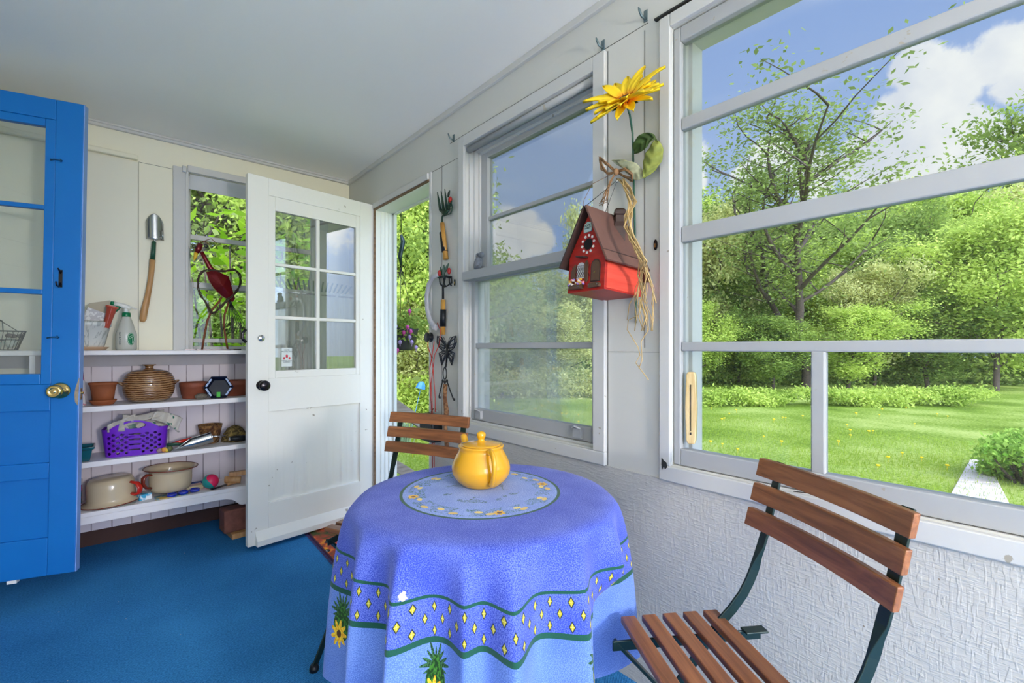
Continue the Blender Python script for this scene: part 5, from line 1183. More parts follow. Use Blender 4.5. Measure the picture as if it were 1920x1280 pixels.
# stone bird (rabbit-like) figurine on the meeting rail
t = thing('stone_rabbit', 'little grey stone rabbit figurine on the middle window rail', 'figurine', (WX + .0, 1.735, 1.4685))
M_ST = paint('grey_stone', (0.24, 0.25, 0.28), 0.85, var=.4, scale=60, bump=.6)
m = MB(); m.tube([(0, .012, .0), (0, .012, .022), (0, .006, .046), (0, -.002, .064)], [.020, .025, .021, .013], 14, sy=.9); m.ell((0, -.014, .068), (.014, .018, .014), 12, 8); m.tube([(.005, -.002, .078), (.006, .014, .074), (.006, .020, .058)], [.005, .007, .003], 8); m.tube([(-.005, -.002, .078), (-.006, .014, .074), (-.006, .020, .058)], [.005, .007, .003], 8)
m.ell((-.012, -.008, .010), (.009, .018, .010), 10, 6); m.ell((.012, -.008, .010), (.009, .018, .010), 10, 6); m.ell((0, .034, .014), (.008, .008, .008), 8, 6); m.build('body', M_ST, t, world=False, sub=1)
# wooden comb-like thing on the sill of the large window
t = thing('wooden_thermometer', 'narrow varnished wooden plaque standing in the left corner of the large window', 'plaque', onx(1289, 760, WX + .02))
p = onx(1290, 764, WX + .012)
m = MB(); h = .098; pl = [(-.014, -h), (-.010, -h - .012), (.010, -h - .012), (.014, -h), (.017, 0), (.014, h), (.010, h + .010), (-.010, h + .010), (-.014, h), (-.017, 0)]
m.prism(pl, 0, .022, frame(p + Vector((.024, 0, 0)), (0.35, -1, 0), (0, 0, 1))); m.build('board', woodm('pale_varnish', (0.50, 0.33, 0.12), (0.78, 0.62, 0.36), .35, (60, 60, 5)), t, bevel=.003)
m = MB(); F_ = frame(p + Vector((.024, 0, 0)), (0.35, -1, 0), (0, 0, 1)); m.M = F_; m.tube([(0, -.07, .0235), (0, .07, .0235)], .0012, 6); m.ell((0, -.078, .0235), (.0025, .0045, .002), 8, 6); m.build('tube', M_BRONZE, t)

# ------------------------------------------------------------------ birdhouse
M_BHR = woodm('red_stained_wood', (0.22, 0.006, 0.004), (0.52, 0.020, 0.012), .45, (4, 4, 60), .1); M_BHS = woodm('bright_red_wood', (0.52, 0.035, 0.018), (0.80, 0.09, 0.055), .5, (3, 3, 50), .1)
M_ROOF = paint('brown_roof_paint', (0.155, 0.075, 0.060), .55, var=.25, scale=14); M_ROOFD = paint('dark_brown_paint', (0.045, 0.022, 0.018), .5)
M_BRN = paint('brown_trim_paint', (0.10, 0.050, 0.028), .55)
bh = thing('birdhouse', 'red wooden birdhouse with brown pitched roof hanging between the windows', 'birdhouse', (1.205, 0.930, 1.275))
bh.rotation_euler = (math.radians(0), math.radians(4), math.radians(-3))
hw = .077; dp0, dp1 = -.092, .085; ez, rz_ = .110, .262
# local axes: x towards the wall, y along the wall, z up
m = MB(); m.prism([(-hw, .0), (hw, .0), (hw, ez), (0, rz_ - .02), (-hw, ez)], dp0, dp0 + .010, Matrix(((0, 0, 1, 0), (1, 0, 0, 0), (0, 1, 0, 0), (0, 0, 0, 1))))
m.build('front', M_BHR, bh, world=False, bevel=.001)
m = MB(); m.prism([(-hw, .0), (hw, .0), (hw, ez), (0, rz_ - .02), (-hw, ez)], dp1 - .010, dp1, Matrix(((0, 0, 1, 0), (1, 0, 0, 0), (0, 1, 0, 0), (0, 0, 0, 1)))); m.build('back', M_BHR, bh, world=False)
for s in (-1, 1):
    m = MB(); m.box(dp0 + .010, dp1 - .010, s * hw - .008 * (s > 0), s * hw + .008 * (s < 0), 0, ez); m.build('side', M_BHS, bh, world=False)
m = MB(); m.box(dp0, dp1, -hw, hw, -.004, 0.002); m.build('floor_board', M_BHR, bh, world=False)
sl = Vector((0, hw + .018, -(rz_ - ez) * (hw + .018) / hw)); 
for s in (-1, 1):
    a = Vector((dp0 - .022, 0, rz_)); q = Vector((0, s * (hw + .020), -(rz_ - ez) * (hw + .020) / hw * .97)); b = a + q; n = Vector((0, s * (rz_ - ez), hw)).normalized() * .007
    L_ = Vector((dp1 - dp0 + .036, 0, 0)); vs = [a, b, b + L_, a + L_, a + n, b + n, b + L_ + n, a + L_ + n]
    m = MB(); m.add(vs, [(0, 3, 2, 1), (4, 5, 6, 7), (0, 1, 5, 4), (1, 2, 6, 5), (2, 3, 7, 6), (3, 0, 4, 7)]); rp = m.build('roof_panel', M_ROOF if s < 0 else M_ROOFD, bh, world=False, bevel=.001)
    m = MB(); g = a + q * .82 + n; m.bar(g, g + L_, .003, .002, n); m.build('roof_batten', M_ROOFD, rp, world=False)
m = MB(); m.add([(dp1 + .001, -hw - .035, ez - .07), (dp1 + .001, 0, rz_ + .015), (dp1 + .001, hw + .03, ez - .05), (dp1 + .006, -hw - .035, ez - .07), (dp1 + .006, 0, rz_ + .015), (dp1 + .006, hw + .03, ez - .05)], [(0, 1, 2), (5, 4, 3), (0, 3, 4, 1), (1, 4, 5, 2), (2, 5, 3, 0)]); m.build('back_board', M_ROOFD, bh, world=False)
m = MB(); K = Matrix.Translation((.020, -.030, rz_ - .095)); m.M = K
prof = [(.020, 0), (.020, .050), (.014, .068), (.014, .088), (.019, .092), (.019, .104), (.012, .112)]
m.lathe([(r * 1.35, z) for r, z in prof] + [(.0001, .108)], 4, smooth=False); m.build('chimney', M_ROOFD, bh, world=False, bevel=.002)
FX = Matrix(((0, 0, -1, dp0), (-1, 0, 0, 0), (0, 1, 0, 0), (0, 0, 0, 1)))     # face frame: x to the viewer's right, y up, z outwards
def face(name, polys, z0, z1, mat, par=bh):
    mb = MB()
    for q in polys: mb.prism(q, z0, z1, FX)
    return mb.build(name, mat, par, world=False)
circ = lambda cx, cy, r, n=24, sy=1: [(cx + r * math.cos(2 * PI * k / n), cy + r * sy * math.sin(2 * PI * k / n)) for k in range(n)]
face('entrance_hole', [circ(.004, .145, .018)], .0003, .0012, paint('hole_black', (.006, .004, .004), .9, bump=0))
M_WF = paint('white_petals', (.85, .82, .80), .6, bump=0)
mb = MB()
for k in range(10):
    a = 2 * PI * k / 10 + .2; cx, cy = .004 + .025 * math.cos(a), .145 + .027 * math.sin(a)
    for j in range(4): mb.prism(circ(cx + .0026 * math.cos(PI / 2 * j + k), cy + .0026 * math.sin(PI / 2 * j + k), .0021, 6), 0, .003, FX)
mb.build('flower_wreath', M_WF, bh, world=False)
arch = lambda cx, y0, w, h: [(cx - w, y0), (cx + w, y0)] + [(cx + w * math.cos(a), y0 + h - w + w * math.sin(a)) for a in [PI * k / 10 for k in range(11)]]
face('window_pane', [arch(-.022, .038, .017, .052)], .0003, .0018, paint('silver_pane', (.62, .62, .66), .35, bump=0))
mb = MB(); c = Vector((0, 0, 0))
for k in range(-3, 4):
    for s in (-1, 1):
        x = -.022 + k * .009; mb.prism([(x - .012 * s, .042), (x - .012 * s + .0012, .042), (x + .012 * s + .0012, .080), (x + .012 * s, .080)], .002, .0028, FX)
mb.build('lattice', M_BLACK, bh, world=False)
face('shutter', [[(-.060, .022), (-.044, .034), (-.044, .086), (-.052, .078), (-.060, .066)]], 0, .005, M_BRN); face('shutter', [[(-.004, .036), (.004, .024), (.010, .030), (.010, .082), (.004, .094), (-.004, .082)]], 0, .005, M_BRN)
face('little_door', [arch(.040, .026, .015, .062)], 0, .003, M_BRN)
face('door_frame', [arch(.040, .022, .019, .070)], 0, .0015, M_ROOFD); face('door_handle', [circ(.038, .052, .003, 10)], .003, .005, M_BRASS)
face('perch', [[(-.028, .104), (.006, .100), (.006, .104), (-.028, .108)]], 0, .022, M_ROOFD)
face('window_box', [[(-.062, .006), (-.008, .004), (-.008, .018), (-.066, .020)]], 0, .012, M_BRN); face('doorstep', [[(.018, .004), (.062, .004), (.064, .012), (.058, .018), (.022, .018)]], 0, .010, M_BRN)
ri = random.Random(9)
for cc, nm in (((.8, .75, .72), 'white'), ((.30, .20, .65), 'violet'), ((.80, .45, .05), 'orange'), ((.80, .30, .35), 'pink')):
    mb = MB()
    for k in range(9): mb.prism(circ(ri.uniform(-.064, .006), ri.uniform(.018, .036), ri.uniform(.0022, .0036), 6), .004, ri.uniform(.009, .014), FX)
    mb.build('painted_flowers', paint(nm + '_flower_paint', cc, .5, bump=0), bh, world=False)
sg = face('nameplate', [[(-.014, .182), (.016, .184), (.018, .190), (.014, .212), (.000, .216), (-.013, .208), (-.016, .196)]], 0, .004, paint('pale_sage_sign', (.45, .58, .55), .5))
text('HOME\nSWEET', .0095, M_INK, FX @ Matrix.Translation((.0, .199, .0046)), parent=sg)
mb = MB()
for x in (-.060, -.018, .024, .058): mb.prism(circ(x, .011, .0025, 8), .010, .0135, FX)
mb.build('nail_heads', M_STEEL, bh, world=False)
# wire bail
wp = WR(1157, 338, .03)
t = thing('hanging_wire', 'thin black wire loop holding up the birdhouse', 'wire', wp)
m = MB(); m.tube([Vector((1.115, .958, 1.535)), wp, Vector((1.218, .945, 1.530))], .0012, 5); m.build('wire', M_BLACK, t); m = MB(); m.ell(wp, (.005, .005, .009), 10, 8); m.build('glass_bead', M_STEEL, t)

# ------------------------------------------------------------------ raffia, sunflower
M_RAF = paint('raffia', (0.66, 0.46, 0.20), .7, var=.4, scale=25)
M_RAFD = paint('dark_raffia', (0.34, 0.18, 0.08), .7, var=.4, scale=25)
t = thing('raffia_bow', 'straw coloured raffia bow with long strands falling over the birdhouse', 'bow', WR(1155, 320, .04))
ri = random.Random(21)
def rpt(q, d): return WR(q[0], q[1], d)
kn = (1155, 322)
m = MB()
for k in range(9):
    a = ri.uniform(.6, 1.0); l = [kn, (1142 - 8 * a, 310 - 8 * ri.random()), (1127 - 3 * a, 298 - 4 * ri.random()), (1128, 308 + 10 * ri.random()), (1140, 325), kn]
    m.tube([rpt((x + ri.uniform(-2, 2), y + ri.uniform(-2, 2)), .04 + ri.uniform(0, .02)) for x, y in l], ri.uniform(.0012, .0024), 5)
for k in range(9):
    l = [kn, (1172, 318 + ri.uniform(-5, 2)), (1184, 322 + ri.uniform(-4, 8)), (1184, 334 + ri.uniform(-4, 6)), (1170, 330), kn]
    m.tube([rpt((x + ri.uniform(-2, 2), y + ri.uniform(-2, 2)), .04 + ri.uniform(0, .02)) for x, y in l], ri.uniform(.0012, .0024), 5)
for k in range(7):
    l = [kn, (1145, 340), (1134 + ri.uniform(-4, 8), 360 + ri.uniform(0, 20)), (1122 + ri.uniform(0, 12), 378 + ri.uniform(-8, 10))]
    m.tube([rpt((x + ri.uniform(-2, 2), y), .05 + ri.uniform(0, .02)) for x, y in l], ri.uniform(.0009, .0018), 5)
m.tube([rpt((1150, 325), .05), rpt((1110, 345), .06), rpt((1095, 375), .06), rpt((1092, 392), .05)], .001, 5)
m.build('loops', M_RAFD, t)
m = MB(); p = rpt(kn, .06); m.ell(p, (.010, .009, .012), 10, 8); m.build('knot', M_RAFD, t)
main = [(1165, 335), (1176, 352), (1186, 378), (1178, 405), (1176, 425), (1188, 450), (1198, 472), (1206, 490)]
m = MB()
for k in range(15):
    pts = []; ph = ri.random() * 6
    for i, (x, y) in enumerate(main): pts.append(rpt((x + 6.5 * math.sin(ph + i * 1.3) + ri.uniform(-2, 2), y), (.075 if i > 2 else .05) + .12 * min(1, max(0, (y - 360) / 60)) * .6 + ri.uniform(-.01, .01)))
    x, y = 1206, 490
    end = ri.choice([560, 600, 620, 530, 545, 640])
    while y < end:
        y += 26; x += ri.uniform(-11, 12); x = min(1230, max(1190, x)); pts.append(rpt((x, y), .06 + ri.uniform(-.01, .01) + .04 * max(0, (600 - y) / 110)))
    m.tube(pts, [ri.uniform(.0009, .0023)] * len(pts), 5)
for l in ([(1200, 560), (1198, 590), (1178, 600), (1176, 618), (1196, 650), (1200, 665), (1192, 680), (1216, 712)], [(1206, 560), (1214, 585), (1216, 618), (1202, 640), (1204, 675), (1198, 690)], [(1195, 545), (1180, 570), (1176, 600)]):
    m.tube([rpt(q, .05) for q in l], .0016, 5)
m.build('strands', M_RAF, t)
# sunflower
t = thing('artificial_sunflower', 'yellow artificial sunflower with green stem fixed above the birdhouse', 'sunflower', WR(1190, 240, .02))
fc = Vector((1.20, 0.846, 1.868)); fn = Vector((-.702, -.199, .68)).normalized(); e1 = fn.cross(Vector((0, 1, 0))).normalized(); e2 = fn.cross(e1)
def petm():
    q = Mat('yellow_petals', .6); d = q.new('ShaderNodeVectorMath'); d.operation = 'LENGTH'; q.link(q.co('Object'), d.inputs[0])
    x = E(q.nt, d.outputs['Value']); q.color(q.mix(x.step(.02, .055), (.85, .25, .01), (.88, .62, .01))); q.bump(q.noise(60, q.map((1, 1, 1))), .3, .003)
    q.b.inputs['Subsurface Weight'].default_value = 0.0; return q.m
ri = random.Random(4); m = MB()
for ringk, (n, L0, cup, w) in enumerate(((15, .108, .50, .0175), (13, .098, .08, .0165), (11, .076, .80, .015))):
    for k in range(n):
        a = 2 * PI * (k + .5 * ringk) / n + ri.uniform(-.1, .1); Lp = L0 * ri.uniform(.85, 1.1); cu = cup + ri.uniform(-.22, .2)
        dr = e1 * math.cos(a) + e2 * math.sin(a); sd_ = fn.cross(dr)
        def pf(u, v):
            ww = w * math.sin(PI * min(1, u ** .75)) ** .7 * (1 if u < .98 else 0)
            h = Lp * u * cu * (1 - .45 * u); return tuple(Vector((0, 0, 0)) + dr * (.018 + Lp * u) + fn * (h + .004 * abs(v - .5) * 4 - .002 * ringk) + sd_ * ww * (v - .5) * 2)
        m.grid(pf, 8, 4)
pe = m.build('petals', petm(), t, world=False, solid=.0008); pe.location = fc - t.location
m = MB(); K = frame(fc, e1, e2); m.M = K; m.lathe([(.0001, -.004), (.024, -.004), (.026, .006), (.018, .012), (.0001, .014)], 20); m.build('seed_head', paint('brown_seed_head', (.09, .03, .01), .9, bump=1), t)
m = MB(); m.M = K
for k in range(10): a = 2 * PI * k / 10; m.prism([(.0, .0), (.036 * math.cos(a - .25), .036 * math.sin(a - .25)), (.050 * math.cos(a), .050 * math.sin(a)), (.036 * math.cos(a + .25), .036 * math.sin(a + .25))], -.008, -.006)
M_LEAFD = paint('dark_fabric_leaf', (.05, .10, .012), .7, var=.5, scale=22, bump=.5); m.build('sepals', M_LEAFD, t)
m = MB(); m.tube([fc - fn * .006, fc - fn * .03 + Vector((0.01, 0, -.01)), WR(1186, 250, .03), WR(1187, 290, .02), WR(1188, 330, .018), WR(1190, 420, .012), WR(1191, 520, .008), WR(1192, 605, .006)], .0035, 8); m.build('stem', M_GREENM, t)
def fleaf(l, w, mat, nm, fold=.5, side=Vector((0, .5, .8)), d=(.03, .06, .05)):
    a, b, c = [WR(q[0], q[1], dd) for q, dd in zip(l, d)]; m = MB()
    def f(u, v):
        p = a.lerp(b, u).lerp(b.lerp(c, u), u); T = (b.lerp(c, u) - a.lerp(b, u)).normalized(); s_ = side.normalized(); s_ = (s_ - T * s_.dot(T)).normalized(); n_ = T.cross(s_)
        ww = w * math.sin(PI * min(1, u ** .8)) ** .8; vv = (v - .5) * 2; return tuple(p + s_ * ww * vv + n_ * abs(vv) * ww * fold + n_ * .003 * math.sin(u * 22 + abs(vv) * 4))
    m.grid(f, 24, 10); return m.build(nm, mat, t, solid=.001)
fleaf([(1190, 288), (1210, 250), (1231, 262)], .022, M_LEAFD, 'leaf', .5, Vector((-.3, .8, .6)), (.03, .06, .04))
fleaf([(1230, 262), (1224, 300), (1206, 334)], .030, paint('pale_leaf_back', (.30, .34, .07), .8, var=.5, scale=30, bump=.4), 'leaf', .35, Vector((-.2, 1, .1)), (.04, .05, .04))
fleaf([(1206, 334), (1186, 318), (1148, 300)], .022, paint('silvery_leaf_back', (.46, .47, .30), .8, var=.4, scale=40), 'leaf', .35, Vector((-.3, .3, .8)), (.03, .06, .05))

# ------------------------------------------------------------------ outdoors
def grassm():
    q = Mat('lawn', .9); n = q.noise(.7, detail=5, kind='Position'); n2 = q.noise(22, detail=4, kind='Position'); n3 = q.noise(140, detail=2, kind='Position')
    c = q.ramp(n * .45 + n2 * .35 + n3 * .35, [(.44, (.10, .17, .012)), (.56, (.25, .36, .035)), (.66, (.52, .58, .15))]); q.color(c); q.bump(n3 + n2, .8, .03); q.b.inputs['Specular IOR Level'].default_value = .1; return q.m
m = MB(); m.grid(lambda u, v: (-70 + 160 * u, -70 + 160 * v, GZ), 8, 8); struct(m.build('ground', grassm()))
def leafm(name, lo, hi, tr=.45):
    q = Mat(name); nt = q.nt; nt.nodes.remove(q.b); g = q.new('ShaderNodeNewGeometry'); oi = q.new('ShaderNodeObjectInfo')
    r = E(nt, g.outputs['Random Per Island']); n = q.noise(.9, detail=3, kind='Position')
    f = r * .55 + n.step(.3, .7) * .35 + E(nt, oi.outputs['Random']) * .15
    c = q.ramp(f, [(.0, lo), (.45, tuple((a + b) / 2 for a, b in zip(lo, hi))), (1, hi)])
    d = q.new('ShaderNodeBsdfDiffuse'); t_ = q.new('ShaderNodeBsdfTranslucent'); mx = q.new('ShaderNodeMixShader'); mx.inputs[0].default_value = tr
    q.link(c, d.inputs[0]); q.link(c, t_.inputs[0]); nt.links.new(d.outputs[0], mx.inputs[1]); nt.links.new(t_.outputs[0], mx.inputs[2]); nt.links.new(mx.outputs[0], q.out.inputs[0]); return q.m
M_L1 = leafm('spring_leaves', (.20, .33, .03), (.78, .86, .20)); M_L2 = leafm('deep_green_leaves', (.07, .15, .03), (.46, .56, .12)); M_L3 = leafm('pale_leaves', (.34, .38, .09), (.88, .84, .36)); M_L4 = leafm('conifer_needles', (.10, .15, .04), (.50, .55, .18))
M_BARK = barkm('bark', (.035, .024, .018), (.15, .10, .075))
def leaves(P, N, size, flat=.1):
    "leaf rhombi around points P with unit-ish normals"
    n = len(P); nrm = rng.normal(size=(n, 3)); nrm[:, 2] = np.abs(nrm[:, 2]) + flat; nrm /= np.linalg.norm(nrm, axis=1)[:, None]
    a = rng.normal(size=(n, 3)); a -= nrm * (a * nrm).sum(1)[:, None]; a /= np.linalg.norm(a, axis=1)[:, None]; b = np.cross(nrm, a)
    s = size * rng.uniform(.6, 1.25, (n, 1)); q = np.stack([P - a * s, P + b * s * .5, P + a * s, P - b * s * .5], 1); return q
def grow(seed, H, spread, base, nb, lsize, per, upang=.9, lean=0.0, cone=False, fork=False, cs=.042):
    "branching skeleton: trunk, limbs, boughs; leaves on the ends"
    r = random.Random(seed); mb = MB(); ends = []
    def branch(p, d, L, rad, lvl):
        pts = [p.copy()]; k = 5 if lvl < 2 else 4; dd = d.copy()
        for i in range(k):
            dd = (dd + Vector((r.uniform(-1, 1), r.uniform(-1, 1), r.uniform(-.4, .9))) * (.16 if lvl == 0 else .24)).normalized(); pts.append(pts[-1] + dd * L / k)
        mb.tube(pts, [rad * (1 - .75 * i / k) for i in range(k + 1)], 6 if lvl < 2 else 4, caps=False)
        return pts
    if fork:
        b0 = branch(Vector((0, 0, 0)), Vector((0.02, 0, 1)), H * .17, H * .014, 1)
        tr = branch(b0[-1], Vector((-.10, 0, 1)).normalized(), H * .70, H * .0105, 0); tr2 = branch(b0[-1], Vector((.30, .05, 1)).normalized(), H * .66, H * .0095, 0)
    else: tr = tr2 = branch(Vector((0, 0, 0)), Vector((lean, 0, 1)).normalized(), H * .92, H * .014, 0)
    for i in range(nb):
        u = base + (1 - base) * (i + .5) / nb; x = u * (len(tr) - 1); j = min(int(x), len(tr) - 2); tt = tr2 if i % 2 else tr; p = tt[j].lerp(tt[j + 1], x - j); a = i * 2.4 + r.uniform(-.5, .5)
        L = spread * ((1.05 - (u - base) / (1 - base)) if cone else math.sin(PI * (.18 + .75 * (u - base) / (1 - base)))) * r.uniform(.8, 1.2)
        d = Vector((math.cos(a), math.sin(a), upang * r.uniform(.5, 1.2))).normalized(); b1 = branch(p, d, L, H * .006, 1)
        for k in range(6):
            q = b1[1 + k % 5]; a2 = r.uniform(0, 6.28); d2 = (d * .6 + Vector((math.cos(a2), math.sin(a2), r.uniform(-.1, .8)))).normalized(); b2 = branch(q, d2, L * .5 * r.uniform(.6, 1.1), H * .0025, 2); ends += [b2[-1], b2[-2], b2[2]]
    E_ = np.array([list(e) for e in ends]); n = len(E_) * per
    P = E_[np.arange(n) % len(E_)] + rng.normal(size=(n, 3)) * np.array([1, 1, .85]) * (H * cs)
    return mb, P
PROTO = {}
def make_tree(key, seed, H, spread, base, nb, lsize, per, lm, **k):
    mb, P = grow(seed, H, spread, base, nb, lsize, per, **k)
    root = bpy.data.objects.new('tree', None); tr = mb.build('trunk', M_BARK); COL.objects.unlink(tr); tr.parent = root
    me = quad_mesh('foliage', leaves(P, None, lsize), [lm]); fo = bpy.data.objects.new('foliage', me); fo.parent = root; PROTO[key] = (root, tr, fo, H)
M_L6 = leafm('olive_spring_leaves', (.10, .15, .03), (.42, .50, .14), .4)
make_tree('airy', 3, 12, 4.3, .16, 26, .075, 36, M_L6, upang=1.5, fork=True, cs=.026)
make_tree('broad', 5, 10, 4.2, .12, 20, .115, 95, M_L1, upang=1.1)
make_tree('deep', 8, 9, 3.6, .10, 20, .11, 95, M_L2, upang=1.0)
make_tree('pale', 11, 8, 3.6, .14, 20, .10, 95, M_L3, upang=1.0)
make_tree('oak', 17, 14, 4.8, .25, 22, .15, 80, M_L2, upang=.5)
make_tree('conifer', 23, 11, 3.4, .06, 34, .10, 60, M_L4, upang=-.1, cone=True)
tcount = 0
def plant(key, px, depth, height, label, name='tree', cat='tree', group='trees beyond the lawn', rz=None, wide=1.0, sink=0.0, pos=None):
    global tcount
    root, tr, fo, H = PROTO[key]; r = root.copy(); COL.objects.link(r); r.name = name
    for ch in (tr, fo): c = ch.copy(); COL.objects.link(c); c.parent = r
    p = pos or onz(px, HOR + (CH - GZ) * F / depth, GZ); r.location = (p.x, p.y, GZ - sink); k = height / H; r.scale = (k * wide, k * wide, k)
    tcount += 1; r.rotation_euler = (0, 0, rz if rz is not None else tcount * 1.7); tag(r, label, cat, group); return r
plant('airy', 1512, 18, 10.0, 'tall thin leaved tree with forked trunk standing alone before the woods', rz=.75, wide=1.55)
plant('deep', 1690, 22, 7.6, 'dark green bushy tree right of the tall forked tree')
plant('broad', 1868, 16.5, 6.2, 'pale spring green tree with bare trunk near the right edge', wide=1.15)
plant('oak', 2110, 30, 19.0, 'tall dark tree whose crown enters the upper right corner')
plant('broad', 1785, 25, 9.0, 'light green tree between the dark bushy tree and the right edge tree')
plant('pale', 1335, 21, 7.2, 'pale willow like tree at the left side of the large window')
plant('broad', 1430, 25, 8.2, 'light green tree left of the tall forked tree', wide=1.2)
plant('deep', 1590, 27, 8.6, 'mid green tree just right of the tall forked trunk', wide=1.2)
plant('pale', 1640, 19, 4.6, 'low pale tree under the tall forked tree, right side')
plant('broad', 1540, 23, 6.4, 'low light green tree behind the forked trunk')
plant('pale', 1740, 30, 10.5, 'distant pale tree behind the dark bushy tree', wide=1.3)
plant('deep', 1385, 20, 4.4, 'low dark bushy tree behind the flower border, left in the large window')
plant('broad', 1265, 26, 9.0, 'light green tree seen between birdhouse and large window', wide=1.1)
plant('broad', 1470, 31, 10.0, 'distant light green tree behind the tall forked tree', wide=1.5)
plant('pale', 1200, 22, 6.0, 'pale tree hidden mostly by the wall between the two windows')
plant('pale', 1060, 22, 4.7, 'pale green tree filling the middle window under the birdhouse', wide=1.3)
plant('pale', 1122, 19, 6.9, 'thin tree at the right side of the middle window', wide=.55)
plant('airy', 925, 15, 3.6, 'bare leaning sapling at the left side of the middle window', wide=.55)
plant('broad', 985, 24, 4.9, 'light green tree behind the sapling in the middle window', wide=1.3)
plant('deep', 960, 16, 2.8, 'dark shrub at the lawn edge in the middle window', name='shrub', cat='shrub', group='shrubs along the lawn', wide=1.3)
plant('pale', 1045, 16, 2.8, 'pale shrub at the lawn edge in the middle window', name='shrub', cat='shrub', group='shrubs along the lawn', wide=1.5)
plant('broad', 890, 25, 5.4, 'light green tree hidden partly by the left frame of the middle window', wide=1.2)
plant('deep', 1450, 17.5, 2.6, 'low dark shrub left of the forked trunk', name='shrub', cat='shrub', group='shrubs along the lawn', wide=1.8)
plant('broad', 1590, 17.5, 2.8, 'low light shrub right of the forked trunk', name='shrub', cat='shrub', group='shrubs along the lawn', wide=1.8)
plant('deep', 1740, 18, 3.4, 'low dark shrub at the foot of the dark bushy tree', name='shrub', cat='shrub', group='shrubs along the lawn', wide=1.7)
plant('broad', 1310, 18, 3.2, 'low light shrub at the left edge of the large window', name='shrub', cat='shrub', group='shrubs along the lawn', wide=1.5)
plant('deep', 1930, 19, 4.0, 'low dark shrub at the right edge of the large window', name='shrub', cat='shrub', group='shrubs along the lawn', wide=1.6)
plant('conifer', 770, 13, 9.0, 'tall feathery tree seen through the open doorway', wide=1.1)
plant('broad', 735, 9.5, 5.0, 'light green bushy tree at the left of the doorway view', wide=.9)
plant('deep', 800, 10, 4.4, 'deep green shrub behind the hanging basket', name='shrub', cat='shrub', group='shrubs along the lawn')
plant('pale', 765, 9, 2.6, 'pale shrub low in the doorway view', name='shrub', cat='shrub', group='shrubs along the lawn', wide=1.2)
plant('broad', 800, 15, 6.5, 'light tree behind the doorway post', wide=.6)
plant('conifer', 470, 10, 9.5, 'tall feathery evergreen seen through the back window', group='trees behind the porch', wide=1.2)
plant('conifer', 600, 13, 9.0, 'dark evergreen seen through the panes of the white door', group='trees behind the porch', wide=1.0)
plant('airy', 370, 9, 8.0, 'evergreen at the left of the back window', group='trees behind the porch', wide=1.1)
plant('deep', 420, 7.5, 2.6, 'leafy shrub low behind the back window', name='shrub', cat='shrub', group='trees behind the porch', wide=1.3)
plant('deep', 540, 7.5, 2.6, 'leafy shrub behind the white door glass', name='shrub', cat='shrub', group='trees behind the porch', wide=1.3)
plant('broad', 640, 9, 5.0, 'light green tree behind the corner of the porch', group='trees behind the porch')
# lilac bush close behind the back window with big bright leaves
M_L5 = leafm('big_bright_leaves', (.10, .30, .01), (.50, .72, .04), .6)
def cluster(name, label, cat, mat, pts, rad, n, size, group=None, flat=.6, stem=None, stuff=False):
    C_ = np.array([list(p) for p in pts]); P = C_[rng.integers(0, len(C_), n)] + rng.normal(size=(n, 3)) * np.array(rad)
    root = thing(name, label, cat, (float(C_[:, 0].mean()), float(C_[:, 1].mean()), GZ), group=group)
    o = bpy.data.objects.new('foliage', quad_mesh('foliage', leaves(P - np.array(root.location), None, size, flat), [mat])); COL.objects.link(o); o.parent = root
    m = MB(); b = Vector(root.location)
    for p in (pts if len(pts) < 30 else pts[::len(pts) // 20]): m.tube([(b.x + (p[0] - b.x) * .3, b.y + (p[1] - b.y) * .3, GZ), (b.x + (p[0] - b.x) * .7, b.y + (p[1] - b.y) * .7, (p[2] + GZ) / 2), tuple(p)], [.02, .014, .006], 5)
    m.build('stems', M_BARK, root); return root
cluster('lilac_bush', 'bush with large bright leaves right outside the back window', 'bush', M_L5, [ony(px, py, 4.7) for px, py in ((380, 470), (430, 450), (470, 500), (360, 520), (410, 540), (450, 580), (380, 600), (530, 470), (560, 520), (590, 460))], (.20, .22, .16), 300, .062)
# flower border, path, stepping slabs, near shrub
def strip_pts(pxs, depth, n, h):
    out = []
    for _ in range(n):
        px = rng.uniform(*pxs); d = depth + rng.uniform(-.35, .35); p = onz(px, HOR + (CH - GZ) * F / d, GZ); out.append((p.x, p.y, GZ + rng.uniform(.05, h)))
    return out
def border(name, label, pts, rad, n, size, mat, kind='stuff'):
    C_ = np.array(pts); P = C_[rng.integers(0, len(C_), n)] + rng.normal(size=(n, 3)) * np.array(rad); P[:, 2] = np.maximum(P[:, 2], GZ + .02)
    o = bpy.data.objects.new(name, quad_mesh(name, leaves(P, None, size, .3), [mat])); COL.objects.link(o); return tag(o, label, 'plants', kind=kind)
border('flower_border', 'long low border of leafy green plants along the far edge of the lawn', strip_pts((1245, 1850), 12.3, 160, .42), (.12, .12, .06), 16000, .045, M_L1)
border('meadow_edge', 'tall grasses and yellow flowers at the lawn edge in the middle window', strip_pts((880, 1240), 14.5, 140, .75), (.25, .3, .12), 12000, .055, M_L3)
border('woodland_undergrowth', 'tangled green undergrowth at the foot of the woods', strip_pts((840, 2050), 20, 260, 2.4), (.7, .7, .35), 30000, .10, M_L2)
border('doorway_undergrowth', 'yellow green undergrowth beyond the grass in the doorway view', strip_pts((690, 850), 8.2, 60, .9), (.25, .25, .12), 9000, .04, M_L1)
sh = [onz(1905, HOR + (CH - GZ) * F / 5.2, GZ) + Vector((rng.uniform(-.25, .55), rng.uniform(-.35, .25), rng.uniform(.08, .50))) for _ in range(26)]
